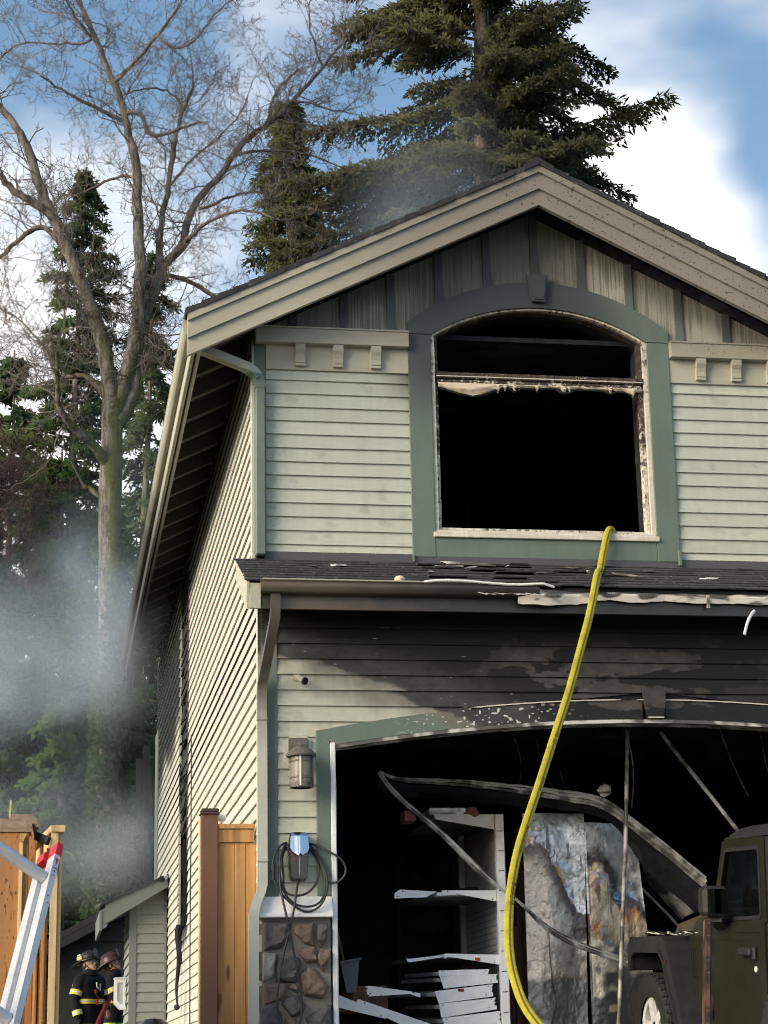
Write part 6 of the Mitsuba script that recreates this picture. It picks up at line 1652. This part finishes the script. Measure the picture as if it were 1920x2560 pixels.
conifer('low evergreen above the dark shed roof', (-1.4, 25.5, -.2), 7.4, 2.6, 1.5, 7.2, 63, spray=.17, dens=1.1, droop=.5, color=(.034, .060, .024), thin=.05, trunk_r=.2, wide=2.1, name='cedar_tree')
# ivy up the trunk
IV = thing('ivy', 'dark green ivy climbing the trunk of the bare tree', 'ivy')
n = 9000
zz = 2 + 8.6 * rng.random(n)
aa = rng.random(n) * 2 * np.pi
rr = .24 + .10 * rng.random(n) + np.clip((8.5 - zz) * .03, 0, .25) * rng.random(n)
keep = rng.random(n) < np.clip((9.9 - zz) / 2.6 + .55 * np.cos(aa), 0.0, 1)
P = np.stack([-.43 + rr * np.cos(aa), 24 + rr * np.sin(aa), zz], 1)[keep]; n = len(P)
D = rng.normal(0, 1, (n, 3)) + np.array([0, -.4, -.5])
v, f, c = sprays(P, D, .10 + .06 * rng.random(n), .035 + .02 * rng.random(n), .7 + .7 * rng.random(n), (.034, .058, .022), rng)
leaf_mesh('leaves', v, f, c, soft_normals(v, f, np.array([-.43, 24]), rng), IV)
obj('stems', prisms(*(lambda q: (q[:-1], q[1:], np.full(len(q) - 1, .02), np.full(len(q) - 1, .02)))(np.stack([-.43 + .22 * np.cos(np.linspace(0, 4, 20)), 24 + .22 * np.sin(np.linspace(0, 4, 20)), np.linspace(0, 10.5, 20)], 1)), 4), 'bark', IV)
# reddish leafless tree at the left edge
RT = thing('red_twig_tree', 'reddish leafless twiggy tree at the left edge above the smoke', 'tree')
obj('trunk', tube([(-2.95, 28, -.2), (-2.9, 28, 6), (-2.75, 28, 11.5)], [.14, .11, .05], 9), 'redtwig', RT, smooth=True)
segs = []
for i in range(230):
    z_ = 5.5 + 7.0 * rng.random()
    d = np.array([rng.normal(0, .8), rng.normal(0, .8), .9 * rng.random()]); d /= np.linalg.norm(d)
    grow(np.array([-2.85, 28, z_]), d, .9 + .8 * rng.random(), .014, 1)
    segs_a = segs
obj('twigs', prisms([s[0] for s in segs], [s[1] for s in segs], np.array([s[2] for s in segs]), np.array([s[3] for s in segs]), 3), 'redtwig', RT, kind='stuff')

# ------------------------------------------------------------------ smoke
def smoke(name, lo, hi, res, fn, albedo, label):
    nx, ny, nz = res
    g = np.stack(np.meshgrid(np.linspace(lo[2], hi[2], nz), np.linspace(lo[1], hi[1], ny), np.linspace(lo[0], hi[0], nx), indexing='ij'), -1)
    z_, y_, x_ = g[..., 0], g[..., 1], g[..., 2]
    d = np.clip(fn(x_, y_, z_), 0, None)
    for a_, c_ in ((x_, 0), (y_, 1), (z_, 2)):
        d = d * np.clip((a_ - lo[c_]) / ((hi[c_] - lo[c_]) * .10), 0, 1) * np.clip((hi[c_] - a_) / ((hi[c_] - lo[c_]) * .10), 0, 1)
    lo, hi = np.array(lo), np.array(hi)
    tw = T().translate(lo.tolist()).scale((hi - lo).tolist())
    scene['medium_' + name] = {'type': 'heterogeneous', 'phase': {'type': 'hg', 'g': 0.1}, 'albedo': {'type': 'rgb', 'value': list(albedo)},
                               'sigma_t': {'type': 'gridvolume', 'grid': mi.VolumeGrid(d.astype(np.float32)[..., None]), 'to_world': tw}, 'scale': 1.0}
    key = numbered(name)
    scene[key] = {'type': 'cube', 'to_world': T().translate(((lo + hi) / 2).tolist()).scale(((hi - lo) / 2).tolist()), 'bsdf': {'type': 'null'},
                  'interior': {'type': 'ref', 'id': 'medium_' + name}}
    labels[key] = {'label': label, 'category': 'smoke', 'kind': 'stuff'}


def side_smoke(x, y, z):
    q = np.stack([x * .55 + .25 * z, y * .28, z * .5 - .25 * x], -1)
    n = meshkit.fbm(q + 2.0, 4, 2)
    n2 = meshkit.fbm(np.stack([x * 1.4 + z * .6, y * .5, z * 1.1], -1) + 7, 3, 4)
    core = np.exp(-((z - (4.1 - .10 * x)) / 2.1) ** 2) * np.exp(-((y - 11.0) / 2.8) ** 2)
    w = np.clip((n - .40) * 5.0, 0, 1.4)
    return .36 * core * w * np.clip(n2 * 2.6 - .55, .1, 1.6)


def roof_smoke(x, y, z):
    cx = 3.1 + (z - 9) * .12
    n = meshkit.fbm(np.stack([x * .9 + z * .4, y * .5, z * .6], -1) + 11, 4, 6)
    return .13 * np.exp(-((x - cx) / .75) ** 2) * np.exp(-((z - 10.4) / 1.6) ** 2) * np.clip((n - .34) * 3.4, 0, 1.4)


smoke('side_smoke', (-5.0, 7.0, 1.7), (-.045, 15.4, 8.8), (36, 40, 60), side_smoke, (.78, .885, .985), 'grey white smoke drifting left from the burnt side of the house')
smoke('roof_smoke', (.5, 8.0, 8.0), (6.2, 14.0, 13.8), (32, 24, 40), roof_smoke, (.78, .885, .985), 'thin smoke wisp rising over the roof in front of the fir')
